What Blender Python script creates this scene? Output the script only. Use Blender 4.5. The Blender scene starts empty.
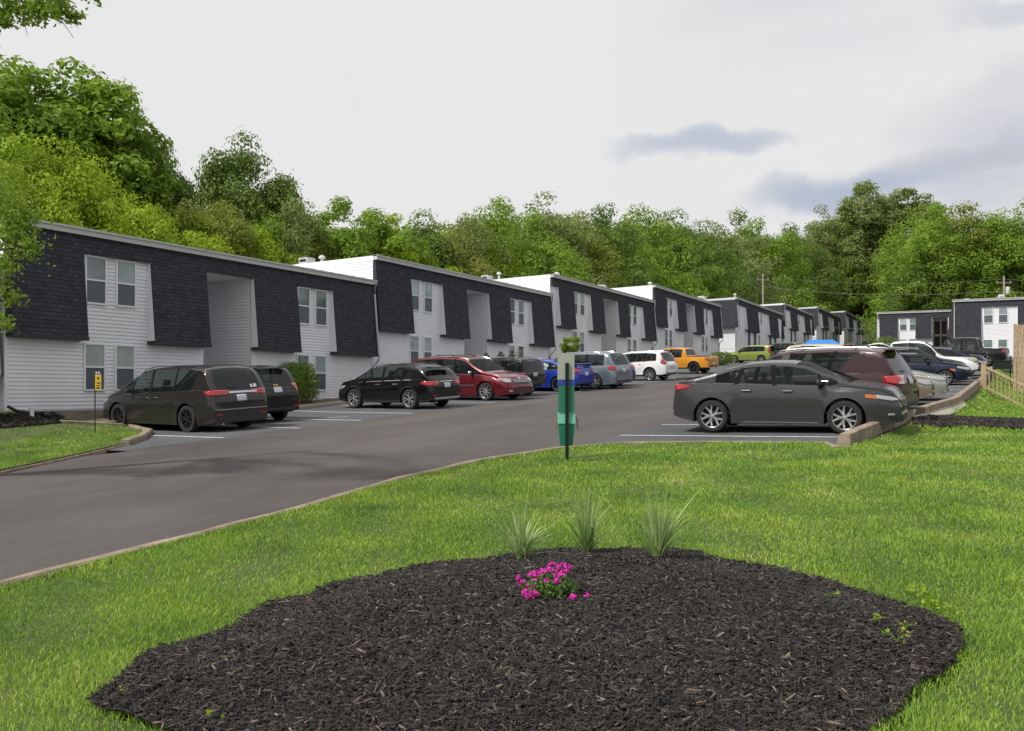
import bpy, bmesh, math, random
import numpy as np
from mathutils import Vector, Matrix
from mathutils.bvhtree import BVHTree
from mathutils.geometry import delaunay_2d_cdt
R = math.radians
random.seed(7); RNG = np.random.default_rng(11)
scn = bpy.context.scene
C = scn.collection

# ------------------------------------------------------------------ camera (eye = z 0, +Y runs along the row of buildings)
TH = math.atan(483/950); SN, CS = math.sin(TH), math.cos(TH)
cam = bpy.data.cameras.new('camera'); camo = bpy.data.objects.new('camera', cam); C.objects.link(camo)
camo.location = (0, 0, 0); camo.rotation_euler = (R(90), 0, TH)
cam.lens = 36*950/1024; cam.sensor_width = 36; cam.shift_y = (391-365.5)/1024; cam.clip_start = .1; cam.clip_end = 3000
scn.camera = camo
# ------------------------------------------------------------------ sky and sun
SUN_AZ = Vector((-.50, -.87)).normalized(); SUN_EL = R(50)
w = bpy.data.worlds.new('World'); scn.world = w; w.use_nodes = True
nt = w.node_tree; nt.nodes.clear()
def wn(t, **k):
    n = nt.nodes.new(t)
    for a, b in k.items(): setattr(n, a, b)
    return n
sky = wn('ShaderNodeTexSky', sky_type='NISHITA', sun_disc=False, sun_elevation=SUN_EL, sun_rotation=math.atan2(SUN_AZ.x, SUN_AZ.y))
skyb = wn('ShaderNodeBackground'); skyb.inputs[1].default_value = .10
nt.links.new(sky.outputs[0], skyb.inputs[0])
cloud = wn('ShaderNodeBackground'); cloud.inputs[1].default_value = .83
tc = wn('ShaderNodeTexCoord'); sep = wn('ShaderNodeSeparateXYZ'); nt.links.new(tc.outputs['Generated'], sep.inputs[0])
# clouds lie on a flat layer: direction / (z + .12)
zz = wn('ShaderNodeMath', operation='ADD'); zz.inputs[1].default_value = .12; nt.links.new(sep.outputs[2], zz.inputs[0])
zm = wn('ShaderNodeMath', operation='MAXIMUM'); zm.inputs[1].default_value = .05; nt.links.new(zz.outputs[0], zm.inputs[0])
dx = wn('ShaderNodeMath', operation='DIVIDE'); nt.links.new(sep.outputs[0], dx.inputs[0]); nt.links.new(zm.outputs[0], dx.inputs[1])
dy = wn('ShaderNodeMath', operation='DIVIDE'); nt.links.new(sep.outputs[1], dy.inputs[0]); nt.links.new(zm.outputs[0], dy.inputs[1])
cmb = wn('ShaderNodeCombineXYZ'); nt.links.new(dx.outputs[0], cmb.inputs[0]); nt.links.new(dy.outputs[0], cmb.inputs[1])
mp = wn('ShaderNodeMapping'); mp.inputs['Rotation'].default_value = (0, 0, R(20)); mp.inputs['Scale'].default_value = (.55, .95, 1); mp.inputs['Location'].default_value = (.35, 1.3, 0)
nt.links.new(cmb.outputs[0], mp.inputs[0])
n1 = wn('ShaderNodeTexNoise'); n1.inputs['Scale'].default_value = .8; n1.inputs['Detail'].default_value = 5; n1.inputs['Roughness'].default_value = .5
nt.links.new(mp.outputs[0], n1.inputs['Vector'])
n2 = wn('ShaderNodeTexNoise'); n2.inputs['Scale'].default_value = 1.5; n2.inputs['Detail'].default_value = 6
nt.links.new(mp.outputs[0], n2.inputs['Vector'])
# grey undersides
cr = wn('ShaderNodeValToRGB'); cr.color_ramp.elements[0].position = .36; cr.color_ramp.elements[0].color = (.80, .82, .88, 1)
cr.color_ramp.elements[1].position = .56; cr.color_ramp.elements[1].color = (.965, .965, .97, 1)
nt.links.new(n2.outputs[0], cr.inputs[0])
# more broken cloud towards +X (the right of the view), solid white elsewhere
dirm = wn('ShaderNodeVectorMath', operation='DOT_PRODUCT'); dirm.inputs[1].default_value = (.78, .60, .05)
nt.links.new(tc.outputs['Generated'], dirm.inputs[0])
mr = wn('ShaderNodeMapRange'); mr.inputs['From Min'].default_value = .28; mr.inputs['From Max'].default_value = .70
nt.links.new(dirm.outputs['Value'], mr.inputs[0])
mixc = wn('ShaderNodeMix', data_type='RGBA'); nt.links.new(mr.outputs[0], mixc.inputs[0]); mixc.inputs[6].default_value = (.97, .97, .97, 1)
nt.links.new(cr.outputs[0], mixc.inputs[7])
# a few thin blue-grey streaks of cloud standing at fixed bearings
warp = wn('ShaderNodeTexNoise'); warp.inputs['Scale'].default_value = 9; warp.inputs['Detail'].default_value = 5; nt.links.new(tc.outputs['Generated'], warp.inputs['Vector'])
wsub = wn('ShaderNodeVectorMath', operation='SUBTRACT'); wsub.inputs[1].default_value = (.5, .5, .5); nt.links.new(warp.outputs['Color'], wsub.inputs[0])
wsc = wn('ShaderNodeVectorMath', operation='SCALE'); wsc.inputs['Scale'].default_value = .10; nt.links.new(wsub.outputs[0], wsc.inputs[0])
wad = wn('ShaderNodeVectorMath', operation='ADD'); nt.links.new(tc.outputs['Generated'], wad.inputs[0]); nt.links.new(wsc.outputs[0], wad.inputs[1])
prev = mixc.outputs[2]
def streak(px, py, hw, hh, tilt, col, amt, prev):
    v = Vector(((px-512)/950, 1, (391-py)/950)); v = Vector((-SN*v.y+CS*v.x, CS*v.y+SN*v.x, v.z)).normalized()
    r_ = Vector((CS, SN, 0)); r_ = (r_-v*r_.dot(v)).normalized(); u_ = r_.cross(v).normalized()
    a_ = r_*math.cos(tilt)+u_*math.sin(tilt); b_ = u_*math.cos(tilt)-r_*math.sin(tilt); sq = []
    for ax, ww in ((a_, hw/950), (b_, hh/950)):
        dt = wn('ShaderNodeVectorMath', operation='DOT_PRODUCT'); dt.inputs[1].default_value = ax/ww; nt.links.new(wad.outputs[0], dt.inputs[0])
        sb = wn('ShaderNodeMath', operation='SUBTRACT'); sb.inputs[1].default_value = v.dot(ax)/ww; nt.links.new(dt.outputs['Value'], sb.inputs[0])
        pw = wn('ShaderNodeMath', operation='MULTIPLY'); nt.links.new(sb.outputs[0], pw.inputs[0]); nt.links.new(sb.outputs[0], pw.inputs[1]); sq.append(pw)
    ad = wn('ShaderNodeMath', operation='ADD'); nt.links.new(sq[0].outputs[0], ad.inputs[0]); nt.links.new(sq[1].outputs[0], ad.inputs[1])
    f = wn('ShaderNodeMapRange', interpolation_type='SMOOTHSTEP'); f.inputs['From Min'].default_value = 0; f.inputs['From Max'].default_value = 1; f.inputs['To Min'].default_value = amt; f.inputs['To Max'].default_value = 0
    nt.links.new(ad.outputs[0], f.inputs[0]); m = wn('ShaderNodeMix', data_type='RGBA'); nt.links.new(f.outputs[0], m.inputs[0]); nt.links.new(prev, m.inputs[6]); m.inputs[7].default_value = (*col, 1)
    return m.outputs[2]
for q in ((700, 148, 95, 17, .03, (.56, .63, .76), .8), (845, 188, 125, 26, .16, (.50, .57, .72), .8), (1015, 120, 120, 60, .15, (.76, .76, .83), .6), (1000, 190, 110, 30, .0, (.74, .74, .81), .5), (960, 150, 70, 20, .1, (.66, .66, .74), .7), (1010, 8, 60, 16, 0, (.66, .70, .80), .6)):
    prev = streak(*q, prev)
nt.links.new(prev, cloud.inputs[0])
crm = wn('ShaderNodeValToRGB'); crm.color_ramp.elements[0].position = .34; crm.color_ramp.elements[1].position = .46
crm.color_ramp.elements[0].color = (.45, .45, .45, 1)
nt.links.new(n1.outputs[0], crm.inputs[0])
inv = wn('ShaderNodeMix', data_type='RGBA'); inv.inputs[6].default_value = (1, 1, 1, 1)
nt.links.new(mr.outputs[0], inv.inputs[0]); nt.links.new(crm.outputs[0], inv.inputs[7])
ms = wn('ShaderNodeMixShader'); nt.links.new(inv.outputs[2], ms.inputs[0]); nt.links.new(skyb.outputs[0], ms.inputs[1]); nt.links.new(cloud.outputs[0], ms.inputs[2])
wo = wn('ShaderNodeOutputWorld'); nt.links.new(ms.outputs[0], wo.inputs[0])
sl = bpy.data.lights.new('sun', 'SUN'); sl.energy = 4.0; sl.angle = R(2.0); sl.color = (1, .95, .88)
so = bpy.data.objects.new('sun', sl); C.objects.link(so)
sdir = Vector((SUN_AZ.x*math.cos(SUN_EL), SUN_AZ.y*math.cos(SUN_EL), math.sin(SUN_EL)))
so.rotation_euler = sdir.to_track_quat('Z', 'Y').to_euler(); so.location = (0, 0, 50)
scn.view_settings.view_transform = 'Standard'; scn.view_settings.look = 'None'
scn.view_settings.exposure = 0.0; scn.view_settings.gamma = 1
scn.render.resolution_x = 1024; scn.render.resolution_y = 731

# ------------------------------------------------------------------ helpers
def tag(o, label=None, cat=None, group=None, kind=None):
    if label: o['label'] = label
    if cat: o['category'] = cat
    if group: o['group'] = group
    if kind: o['kind'] = kind
    return o
def empty(name, loc=(0, 0, 0), rz=0, label=None, cat=None, group=None):
    o = bpy.data.objects.new(name, None); o.empty_display_size = .2; C.objects.link(o)
    o.location = loc; o.rotation_euler = (0, 0, rz)
    return tag(o, label, cat, group)
def children(o): return [c for c in bpy.data.objects if c.parent == o]
def copy_tree(o, parent=None):
    kids = children(o)
    c = o.copy(); C.objects.link(c); c.parent = parent
    for ch in kids: copy_tree(ch, c)
    return c
def meshobj(name, verts, faces, mat, parent=None, smooth=False, autosm=None):
    m = bpy.data.meshes.new(name); m.from_pydata([tuple(v) for v in verts], [], faces); m.update()
    if mat: m.materials.append(mat)
    if smooth: m.polygons.foreach_set('use_smooth', [True]*len(m.polygons))
    o = bpy.data.objects.new(name, m); C.objects.link(o)
    if parent: o.parent = parent
    if autosm and smooth:
        try: m.set_sharp_from_angle(angle=R(autosm))
        except Exception: pass
    return o
def npmesh(name, V, F, mat, parent=None, smooth=False):
    """V (n,3), F (m,k) numpy -> fast mesh"""
    m = bpy.data.meshes.new(name); n, k = F.shape
    m.vertices.add(len(V)); m.vertices.foreach_set('co', np.ascontiguousarray(V, dtype=np.float32).ravel())
    m.loops.add(n*k); m.loops.foreach_set('vertex_index', np.ascontiguousarray(F, dtype=np.int32).ravel())
    m.polygons.add(n); m.polygons.foreach_set('loop_start', np.arange(0, n*k, k, dtype=np.int32))
    m.update(calc_edges=True); m.validate()
    if smooth: m.polygons.foreach_set('use_smooth', [True]*len(m.polygons))
    if mat: m.materials.append(mat)
    o = bpy.data.objects.new(name, m); C.objects.link(o)
    if parent: o.parent = parent
    return o
class MB:
    def __init__(s): s.v = []; s.f = []
    def quad(s, a, b, c, d):
        n = len(s.v); s.v += [a, b, c, d]; s.f.append((n, n+1, n+2, n+3)); return s
    def box(s, x0, x1, y0, y1, z0, z1):
        n = len(s.v)
        s.v += [(x, y, z) for z in (z0, z1) for y in (y0, y1) for x in (x0, x1)]
        s.f += [tuple(n+i for i in q) for q in ((0, 2, 3, 1), (4, 5, 7, 6), (0, 1, 5, 4), (2, 6, 7, 3), (0, 4, 6, 2), (1, 3, 7, 5))]
        return s
    def hexa(s, pts):   # 8 points: bottom 4 (ccw), top 4
        n = len(s.v); s.v += [tuple(p) for p in pts]
        s.f += [tuple(n+i for i in q) for q in ((3, 2, 1, 0), (4, 5, 6, 7), (0, 1, 5, 4), (1, 2, 6, 5), (2, 3, 7, 6), (3, 0, 4, 7))]
        return s
    def tube(s, pts, r, k=8, cap=True):
        pts = [Vector(p) for p in pts]; rs = r if isinstance(r, (list, tuple)) else [r]*len(pts)
        n0 = len(s.v)
        for i, p in enumerate(pts):
            d = (pts[min(i+1, len(pts)-1)]-pts[max(i-1, 0)]).normalized()
            a = d.cross(Vector((0, 0, 1)))
            if a.length < .1: a = d.cross(Vector((1, 0, 0)))
            a.normalize(); b = d.cross(a)
            for j in range(k):
                t = 2*math.pi*j/k; s.v.append(tuple(p+(a*math.cos(t)+b*math.sin(t))*rs[i]))
        for i in range(len(pts)-1):
            for j in range(k):
                a0 = n0+i*k+j; a1 = n0+i*k+(j+1) % k
                s.f.append((a0, a1, a1+k, a0+k))
        if cap:
            s.f.append(tuple(n0+j for j in range(k))[::-1]); s.f.append(tuple(n0+(len(pts)-1)*k+j for j in range(k)))
        return s
    def lathe(s, prof, k=24, M=None):   # prof list of (r,z) about z axis
        n0 = len(s.v)
        for r, z in prof:
            for j in range(k):
                t = 2*math.pi*j/k; p = Vector((r*math.cos(t), r*math.sin(t), z)); s.v.append(tuple(M @ p) if M else tuple(p))
        for i in range(len(prof)-1):
            for j in range(k):
                a0 = n0+i*k+j; a1 = n0+i*k+(j+1) % k; s.f.append((a0, a1, a1+k, a0+k))
        return s
    def build(s, name, mat, parent=None, smooth=False, bevel=0, autosm=40):
        o = meshobj(name, s.v, s.f, mat, parent, smooth, autosm)
        if bevel:
            bv = o.modifiers.new('bevel', 'BEVEL'); bv.width = bevel; bv.segments = 2; bv.limit_method = 'ANGLE'
        return o

# ------------------------------------------------------------------ materials
MATS = {}
def mat(name, col, rough=.6, metal=0, coat=0, noise=None, bump=None, alpha=1, spec=.5, island=0, transl=0, emit=None):
    if name in MATS: return MATS[name]
    m = bpy.data.materials.new(name); m.use_nodes = True; t = m.node_tree; b = t.nodes['Principled BSDF']
    b.inputs['Base Color'].default_value = (*col, 1); b.inputs['Roughness'].default_value = rough; b.inputs['Metallic'].default_value = metal
    b.inputs['Coat Weight'].default_value = coat; b.inputs['Coat Roughness'].default_value = .04
    b.inputs['Specular IOR Level'].default_value = spec; b.inputs['Alpha'].default_value = alpha
    src = None
    if noise:      # (scale, amount, detail)
        tcn = t.nodes.new('ShaderNodeTexCoord'); nn = t.nodes.new('ShaderNodeTexNoise'); nn.inputs['Scale'].default_value = noise[0]; nn.inputs['Detail'].default_value = noise[2] if len(noise) > 2 else 6
        t.links.new(tcn.outputs['Object'], nn.inputs['Vector'])
        r = t.nodes.new('ShaderNodeValToRGB'); a = noise[1]
        r.color_ramp.elements[0].position = .3; r.color_ramp.elements[1].position = .7
        r.color_ramp.elements[0].color = (*[c*(1-a) for c in col], 1); r.color_ramp.elements[1].color = (*[min(1, c*(1+a)) for c in col], 1)
        t.links.new(nn.outputs[0], r.inputs[0]); t.links.new(r.outputs[0], b.inputs['Base Color']); src = r.outputs[0]
    if bump:       # (scale, strength)
        tcn = t.nodes.new('ShaderNodeTexCoord'); nn = t.nodes.new('ShaderNodeTexNoise'); nn.inputs['Scale'].default_value = bump[0]; nn.inputs['Detail'].default_value = 5
        t.links.new(tcn.outputs['Object'], nn.inputs['Vector'])
        bn = t.nodes.new('ShaderNodeBump'); bn.inputs['Strength'].default_value = bump[1]; bn.inputs['Distance'].default_value = .02
        t.links.new(nn.outputs[0], bn.inputs['Height']); t.links.new(bn.outputs[0], b.inputs['Normal'])
    MATS[name] = m; return m
def leafmat(name, cols, transl=.35, rough=.55):
    """random leaf hue per island plus per tree variation"""
    if name in MATS: return MATS[name]
    m = bpy.data.materials.new(name); m.use_nodes = True; t = m.node_tree; b = t.nodes['Principled BSDF']; out = t.nodes['Material Output']
    g = t.nodes.new('ShaderNodeNewGeometry'); r = t.nodes.new('ShaderNodeValToRGB')
    while len(r.color_ramp.elements) < len(cols): r.color_ramp.elements.new(.5)
    for i, c in enumerate(cols):
        r.color_ramp.elements[i].position = i/(len(cols)-1); r.color_ramp.elements[i].color = (*c, 1)
    # clump-level noise + island
    tcn = t.nodes.new('ShaderNodeTexCoord'); nn = t.nodes.new('ShaderNodeTexNoise'); nn.inputs['Scale'].default_value = .38; nn.inputs['Detail'].default_value = 4
    t.links.new(g.outputs['Position'], nn.inputs['Vector'])
    a = t.nodes.new('ShaderNodeMath'); a.operation = 'MULTIPLY_ADD'; a.inputs[1].default_value = .55
    t.links.new(g.outputs['Random Per Island'], a.inputs[0])
    a2 = t.nodes.new('ShaderNodeMath'); a2.operation = 'MULTIPLY_ADD'; a2.inputs[1].default_value = 1.3; a2.inputs[2].default_value = -.42
    t.links.new(nn.outputs[0], a2.inputs[0]); t.links.new(a2.outputs[0], a.inputs[2]); t.links.new(a.outputs[0], r.inputs[0])
    t.links.new(r.outputs[0], b.inputs['Base Color']); b.inputs['Roughness'].default_value = rough; b.inputs['Specular IOR Level'].default_value = .25
    tr = t.nodes.new('ShaderNodeBsdfTranslucent'); t.links.new(r.outputs[0], tr.inputs[0])
    mx = t.nodes.new('ShaderNodeMixShader'); mx.inputs[0].default_value = transl
    t.links.new(b.outputs[0], mx.inputs[1]); t.links.new(tr.outputs[0], mx.inputs[2]); t.links.new(mx.outputs[0], out.inputs[0])
    MATS[name] = m; return m
def glassmat(name, col, tint_alpha, rough=.02):
    m = bpy.data.materials.new(name); m.use_nodes = True; t = m.node_tree; b = t.nodes['Principled BSDF']; out = t.nodes['Material Output']
    b.inputs['Base Color'].default_value = (*col, 1); b.inputs['Roughness'].default_value = rough; b.inputs['Specular IOR Level'].default_value = .6
    tr = t.nodes.new('ShaderNodeBsdfTransparent'); tr.inputs[0].default_value = (.85, .95, .92, 1)
    mx = t.nodes.new('ShaderNodeMixShader'); mx.inputs[0].default_value = tint_alpha
    t.links.new(b.outputs[0], mx.inputs[1]); t.links.new(tr.outputs[0], mx.inputs[2]); t.links.new(mx.outputs[0], out.inputs[0])
    return m
def asphalt_mat(name, c0, c1, blot=(.5, .5)):
    m = bpy.data.materials.new(name); m.use_nodes = True; t = m.node_tree; b = t.nodes['Principled BSDF']; b.inputs['Roughness'].default_value = .92; b.inputs['Specular IOR Level'].default_value = .22
    g = t.nodes.new('ShaderNodeNewGeometry'); mpn = t.nodes.new('ShaderNodeMapping'); mpn.inputs['Scale'].default_value = (1, .35, 1)
    t.links.new(g.outputs['Position'], mpn.inputs[0])
    na = t.nodes.new('ShaderNodeTexNoise'); na.inputs['Scale'].default_value = .55; na.inputs['Detail'].default_value = 8; na.inputs['Roughness'].default_value = .62
    t.links.new(mpn.outputs[0], na.inputs['Vector'])
    r = t.nodes.new('ShaderNodeValToRGB'); r.color_ramp.elements[0].position = .33; r.color_ramp.elements[1].position = .68
    r.color_ramp.elements[0].color = (*c0, 1); r.color_ramp.elements[1].color = (*c1, 1); t.links.new(na.outputs[0], r.inputs[0])
    nb = t.nodes.new('ShaderNodeTexNoise'); nb.inputs['Scale'].default_value = 60; nb.inputs['Detail'].default_value = 4; t.links.new(g.outputs['Position'], nb.inputs['Vector'])
    mm = t.nodes.new('ShaderNodeMapRange'); mm.inputs['From Min'].default_value = .3; mm.inputs['From Max'].default_value = .7; mm.inputs['To Min'].default_value = .72; mm.inputs['To Max'].default_value = 1.28
    t.links.new(nb.outputs[0], mm.inputs[0])
    ml = t.nodes.new('ShaderNodeMix'); ml.data_type = 'RGBA'; ml.blend_type = 'MULTIPLY'; ml.inputs[0].default_value = 1
    t.links.new(r.outputs[0], ml.inputs[6]); t.links.new(mm.outputs[0], ml.inputs[7]); t.links.new(ml.outputs[2], b.inputs['Base Color'])
    bn = t.nodes.new('ShaderNodeBump'); bn.inputs['Strength'].default_value = .35; bn.inputs['Distance'].default_value = .01; t.links.new(nb.outputs[0], bn.inputs['Height']); t.links.new(bn.outputs[0], b.inputs['Normal'])
    return m
def shingle_mat():
    m = bpy.data.materials.new('shingle'); m.use_nodes = True; t = m.node_tree; b = t.nodes['Principled BSDF']; b.inputs['Roughness'].default_value = .95; b.inputs['Specular IOR Level'].default_value = .15
    g = t.nodes.new('ShaderNodeNewGeometry'); s = t.nodes.new('ShaderNodeSeparateXYZ'); t.links.new(g.outputs['Position'], s.inputs[0])
    ad = t.nodes.new('ShaderNodeMath'); ad.operation = 'ADD'; t.links.new(s.outputs[0], ad.inputs[0]); t.links.new(s.outputs[1], ad.inputs[1])
    c = t.nodes.new('ShaderNodeCombineXYZ'); t.links.new(ad.outputs[0], c.inputs[0]); t.links.new(s.outputs[2], c.inputs[1])
    bt = t.nodes.new('ShaderNodeTexBrick'); t.links.new(c.outputs[0], bt.inputs['Vector'])
    bt.inputs['Scale'].default_value = 1; bt.inputs['Brick Width'].default_value = .24; bt.inputs['Row Height'].default_value = .12; bt.inputs['Mortar Size'].default_value = .009
    bt.inputs['Color1'].default_value = (.042, .044, .054, 1); bt.inputs['Color2'].default_value = (.064, .066, .078, 1); bt.inputs['Mortar'].default_value = (.022, .022, .027, 1)
    bt.inputs['Mortar Smooth'].default_value = .3
    n = t.nodes.new('ShaderNodeTexNoise'); n.inputs['Scale'].default_value = 30; t.links.new(g.outputs['Position'], n.inputs['Vector'])
    ml = t.nodes.new('ShaderNodeMix'); ml.data_type = 'RGBA'; ml.blend_type = 'MULTIPLY'; ml.inputs[0].default_value = 1
    mm = t.nodes.new('ShaderNodeMapRange'); mm.inputs['To Min'].default_value = .6; mm.inputs['To Max'].default_value = 1.4; t.links.new(n.outputs[0], mm.inputs[0])
    t.links.new(bt.outputs['Color'], ml.inputs[6]); t.links.new(mm.outputs[0], ml.inputs[7]); t.links.new(ml.outputs[2], b.inputs['Base Color'])
    bn = t.nodes.new('ShaderNodeBump'); bn.inputs['Strength'].default_value = .6; bn.inputs['Distance'].default_value = .015; bn.invert = True
    t.links.new(bt.outputs['Fac'], bn.inputs['Height']); t.links.new(bn.outputs[0], b.inputs['Normal'])
    return m
M_SIDING = mat('white_siding', (.71, .72, .75), .55, noise=(.8, .06, 8))
M_TRIM = mat('white_trim', (.74, .75, .77), .45)
M_GUTTER = mat('gutter_metal', (.47, .48, .47), .45, noise=(3, .06))
M_SHINGLE = shingle_mat()
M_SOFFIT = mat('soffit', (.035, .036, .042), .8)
M_ROOF = mat('roof_membrane', (.45, .45, .44), .8)
M_PANES = [mat('window_pane_blind', (.27, .34, .345), .06, spec=.8, noise=(.7, .30, 2)), mat('window_pane_dim', (.15, .20, .205), .05, spec=.8, noise=(.9, .4, 2)), mat('window_pane_curtain', (.36, .40, .40), .08, spec=.7, noise=(1.5, .2, 2)), mat('window_pane_green', (.10, .16, .14), .04, spec=.9, noise=(1.1, .4, 2))]
M_PANE_LO = mat('window_pane_screen', (.085, .105, .118), .35, spec=.5)
M_DOOR = mat('dark_door', (.03, .03, .035), .5)
M_CONC = mat('concrete', (.36, .325, .27), .9, noise=(6, .22), bump=(40, .4))
M_CURB = mat('concrete_curb', (.25, .20, .145), .9, noise=(4, .35), bump=(30, .5))
M_LANE = asphalt_mat('lane_asphalt', (.076, .068, .066), (.112, .101, .097))
M_BAY = asphalt_mat('bay_asphalt', (.078, .080, .087), (.112, .114, .122))
M_LINE = mat('line_paint', (.52, .52, .52), .8, noise=(9, .35))
M_SOIL = mat('lawn_soil', (.070, .088, .030), .95, noise=(2, .35))
M_GROUND = mat('woodland_floor', (.045, .060, .022), .95, noise=(.4, .4))
M_MULCH = mat('mulch_ground', (.022, .016, .013), .95, noise=(25, .5), bump=(40, 1))
M_BLACK = mat('black_plastic', (.018, .018, .02), .5)
M_PILLAR = mat('pillar_black', (.010, .010, .011), .7, spec=.08)
M_TYRE = mat('tyre_rubber', (.020, .020, .021), .85)
M_CHROME = mat('chrome', (.62, .62, .63), .18, metal=1)
M_ALLOY = mat('alloy', (.50, .50, .50), .3, metal=.75)
M_ALLOYD = mat('dark_alloy', (.045, .045, .05), .3, metal=.6)
M_RED = mat('red_lamp', (.36, .008, .010), .12, coat=1)
M_LAMP = mat('clear_lamp', (.40, .41, .42), .12, coat=1, metal=.35)
M_AMBER = mat('amber_lamp', (.45, .13, .02), .15, coat=1)
M_PLATE = mat('plate', (.55, .56, .62), .5, noise=(30, .3))
M_SEAT = mat('seat_fabric', (.045, .045, .048), .9)
M_GLASS = glassmat('tinted_glass', (.012, .015, .015), .30)
M_GLASSC = glassmat('clear_glass', (.03, .04, .038), .80)
M_WOOD = mat('weathered_wood', (.36, .27, .165), .85, noise=(7, .25), bump=(25, .4))
M_WOODP = mat('pole_wood', (.22, .19, .155), .9, noise=(4, .25))
M_BARK = mat('bark', (.075, .058, .042), .95, noise=(3, .35), bump=(8, .8))

# ------------------------------------------------------------------ terrain
KY = [-60, -20, 0, 5, 10, 15.5, 19.8, 25.4, 33, 42, 50, 62, 84, 110, 135, 165, 200, 300, 600]
KZ = [-4.6, -2.8, -1.83, -1.62, -1.36, -1.10, -.88, -.62, -.36, .12, .5, 1.2, 2.4, 3.8, 5.3, 7.2, 9.2, 17, 30]
def lotz(Y):
    return sum(float(np.interp(Y+o, KY, KZ)) for o in (-3, -1.5, 0, 1.5, 3))/5
def sm(a, b, x):
    t = min(1, max(0, (x-a)/(b-a))); return t*t*(3-2*t)
def curbx(Y): return float(np.interp(Y, [17, 24, 31, 42, 54, 80], [-2.28, -1.68, -1.20, -.78, -.45, .15]))
def G(X, Y):
    z = lotz(Y)+.013*(min(0, max(-20, X))+8)*(1-sm(22, 32, Y))*sm(6, 14, Y)
    if X < -21.3 and Y < 40: z += max(0, -.66-z)*sm(21.3, 24.0, -X)*sm(6, 14, Y)*(1-sm(34, 40, Y))
    if X < -38: z += min(14, (-38-X)*.14)
    cx = curbx(Y)+.2
    if X > cx-.1 and Y > 16:
        z -= (.17*sm(16.2, 18.2, Y)+.28*sm(20, 40, Y))*sm(-.1, .55, X-cx)*(1-sm(70, 90, Y))
        z -= min(2.5, (X-cx)*.24)*sm(30, 42, Y)*(1-sm(55, 75, Y))
    if Y > 208: z += min(20, (Y-208)*.20)
    return z
def ray(px, py, d):      # point at a depth
    lat = (px-512)/950*d; return Vector((-d*SN+lat*CS, d*CS+lat*SN, (391-py)/950*d))
def gnd(px, py, off=0):  # where the sight line meets the ground
    d = 2.0; prev = d
    while d < 400:
        p = ray(px, py, d)
        if p.z < G(p.x, p.y)+off: break
        prev = d; d *= 1.01
    a, b = prev, d
    for _ in range(30):
        m = (a+b)/2; p = ray(px, py, m)
        if p.z < G(p.x, p.y)+off: b = m
        else: a = m
    return ray(px, py, a)
def at(px, d, off=0):
    p = ray(px, 391, d); p.z = G(p.x, p.y)+off; return p
def inside(poly, x, y):
    r = False; n = len(poly)
    for i in range(n):
        x0, y0 = poly[i]; x1, y1 = poly[(i+1) % n]
        if (y0 > y) != (y1 > y) and x < (x1-x0)*(y-y0)/(y1-y0)+x0: r = not r
    return r
def densify(poly, step):
    out = []
    for i in range(len(poly)):
        a = Vector(poly[i]); b = Vector(poly[(i+1) % len(poly)]); n = max(1, int((b-a).length/step))
        for k in range(n): out.append(tuple(a.lerp(b, k/n)))
    return out
def sheet(name, poly, zf, step, material, kind='structure'):
    poly = densify(poly, step)
    xs = [p[0] for p in poly]; ys = [p[1] for p in poly]
    pts = [Vector(p) for p in poly]; nb = len(pts)
    x = min(xs)+step*.5
    while x < max(xs):
        y = min(ys)+step*.5
        while y < max(ys):
            if inside(poly, x, y): pts.append(Vector((x, y)))
            y += step
        x += step
    v, e, f, *_ = delaunay_2d_cdt(pts, [], [list(range(nb))], 1, 1e-5)
    o = meshobj(name, [(p.x, p.y, zf(p.x, p.y)) for p in v], [tuple(t) for t in f], material, smooth=True)
    for p in o.data.polygons:
        if p.normal.z < 0: p.flip()
    if kind: o['kind'] = kind
    return o

# ------------------------------------------------------------------ ground, road, kerbs
def grid_ground():
    xs = list(np.linspace(-260, -60, 21))+list(np.linspace(-54, 20, 50))+list(np.linspace(28, 260, 20))
    ys = list(np.linspace(-60, -6, 8))+list(np.linspace(-3, 90, 63))+list(np.linspace(94, 420, 50))
    V = [(x, y, G(x, y)-.10) for y in ys for x in xs]; nx = len(xs)
    F = [(j*nx+i, j*nx+i+1, (j+1)*nx+i+1, (j+1)*nx+i) for j in range(len(ys)-1) for i in range(nx-1)]
    o = meshobj('ground', V, F, M_GROUND, smooth=True); o['kind'] = 'structure'
grid_ground()
XL0, XL1 = -22.2, -16.3      # left parking bays
lane = [(-7.0, -12), (-7.0, 15.4), (-7.0, 16.4), (-7.0, 215), (XL1, 215), (XL1, 15.2), (-14.6, 12.6), (-15.2, 11.2), (-16.0, 9.6), (-30, 7.0), (-34, -2), (-34, -12)]
E_ = [gnd(*p) for p in [(-60, 607), (0, 592), (50, 579), (100, 566), (200, 540), (300, 513), (400, 483), (480, 464), (560, 451), (620, 446.5), (700, 445.5), (825, 446.5), (838, 452)]]
edge = [(p.x, p.y) for p in E_]
road_edge = [(edge[0][0]-1.0, edge[0][1]-6)]+edge[:9]
lane_poly = [(-40, -14), (road_edge[0][0], -14)]+[(a, b) for a, b in road_edge]+[(-7.0, edge[8][1]+1.0), (-7.0, 215), (XL1, 215), (XL1, 12.0), (-40, 12.0)]
sheet('road', lane_poly, lambda x, y: G(x, y), 2.0, M_LANE)
bayr = [(-7.0, edge[8][1]+1.0), edge[8]]+edge[9:]+[(curbx(17)+.1, 17.0)]+[(curbx(y)+.15, y) for y in range(18, 80, 3)]+[(40, 80), (40, 92), (-7.0, 92), (-7.0, 16.5)]
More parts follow.
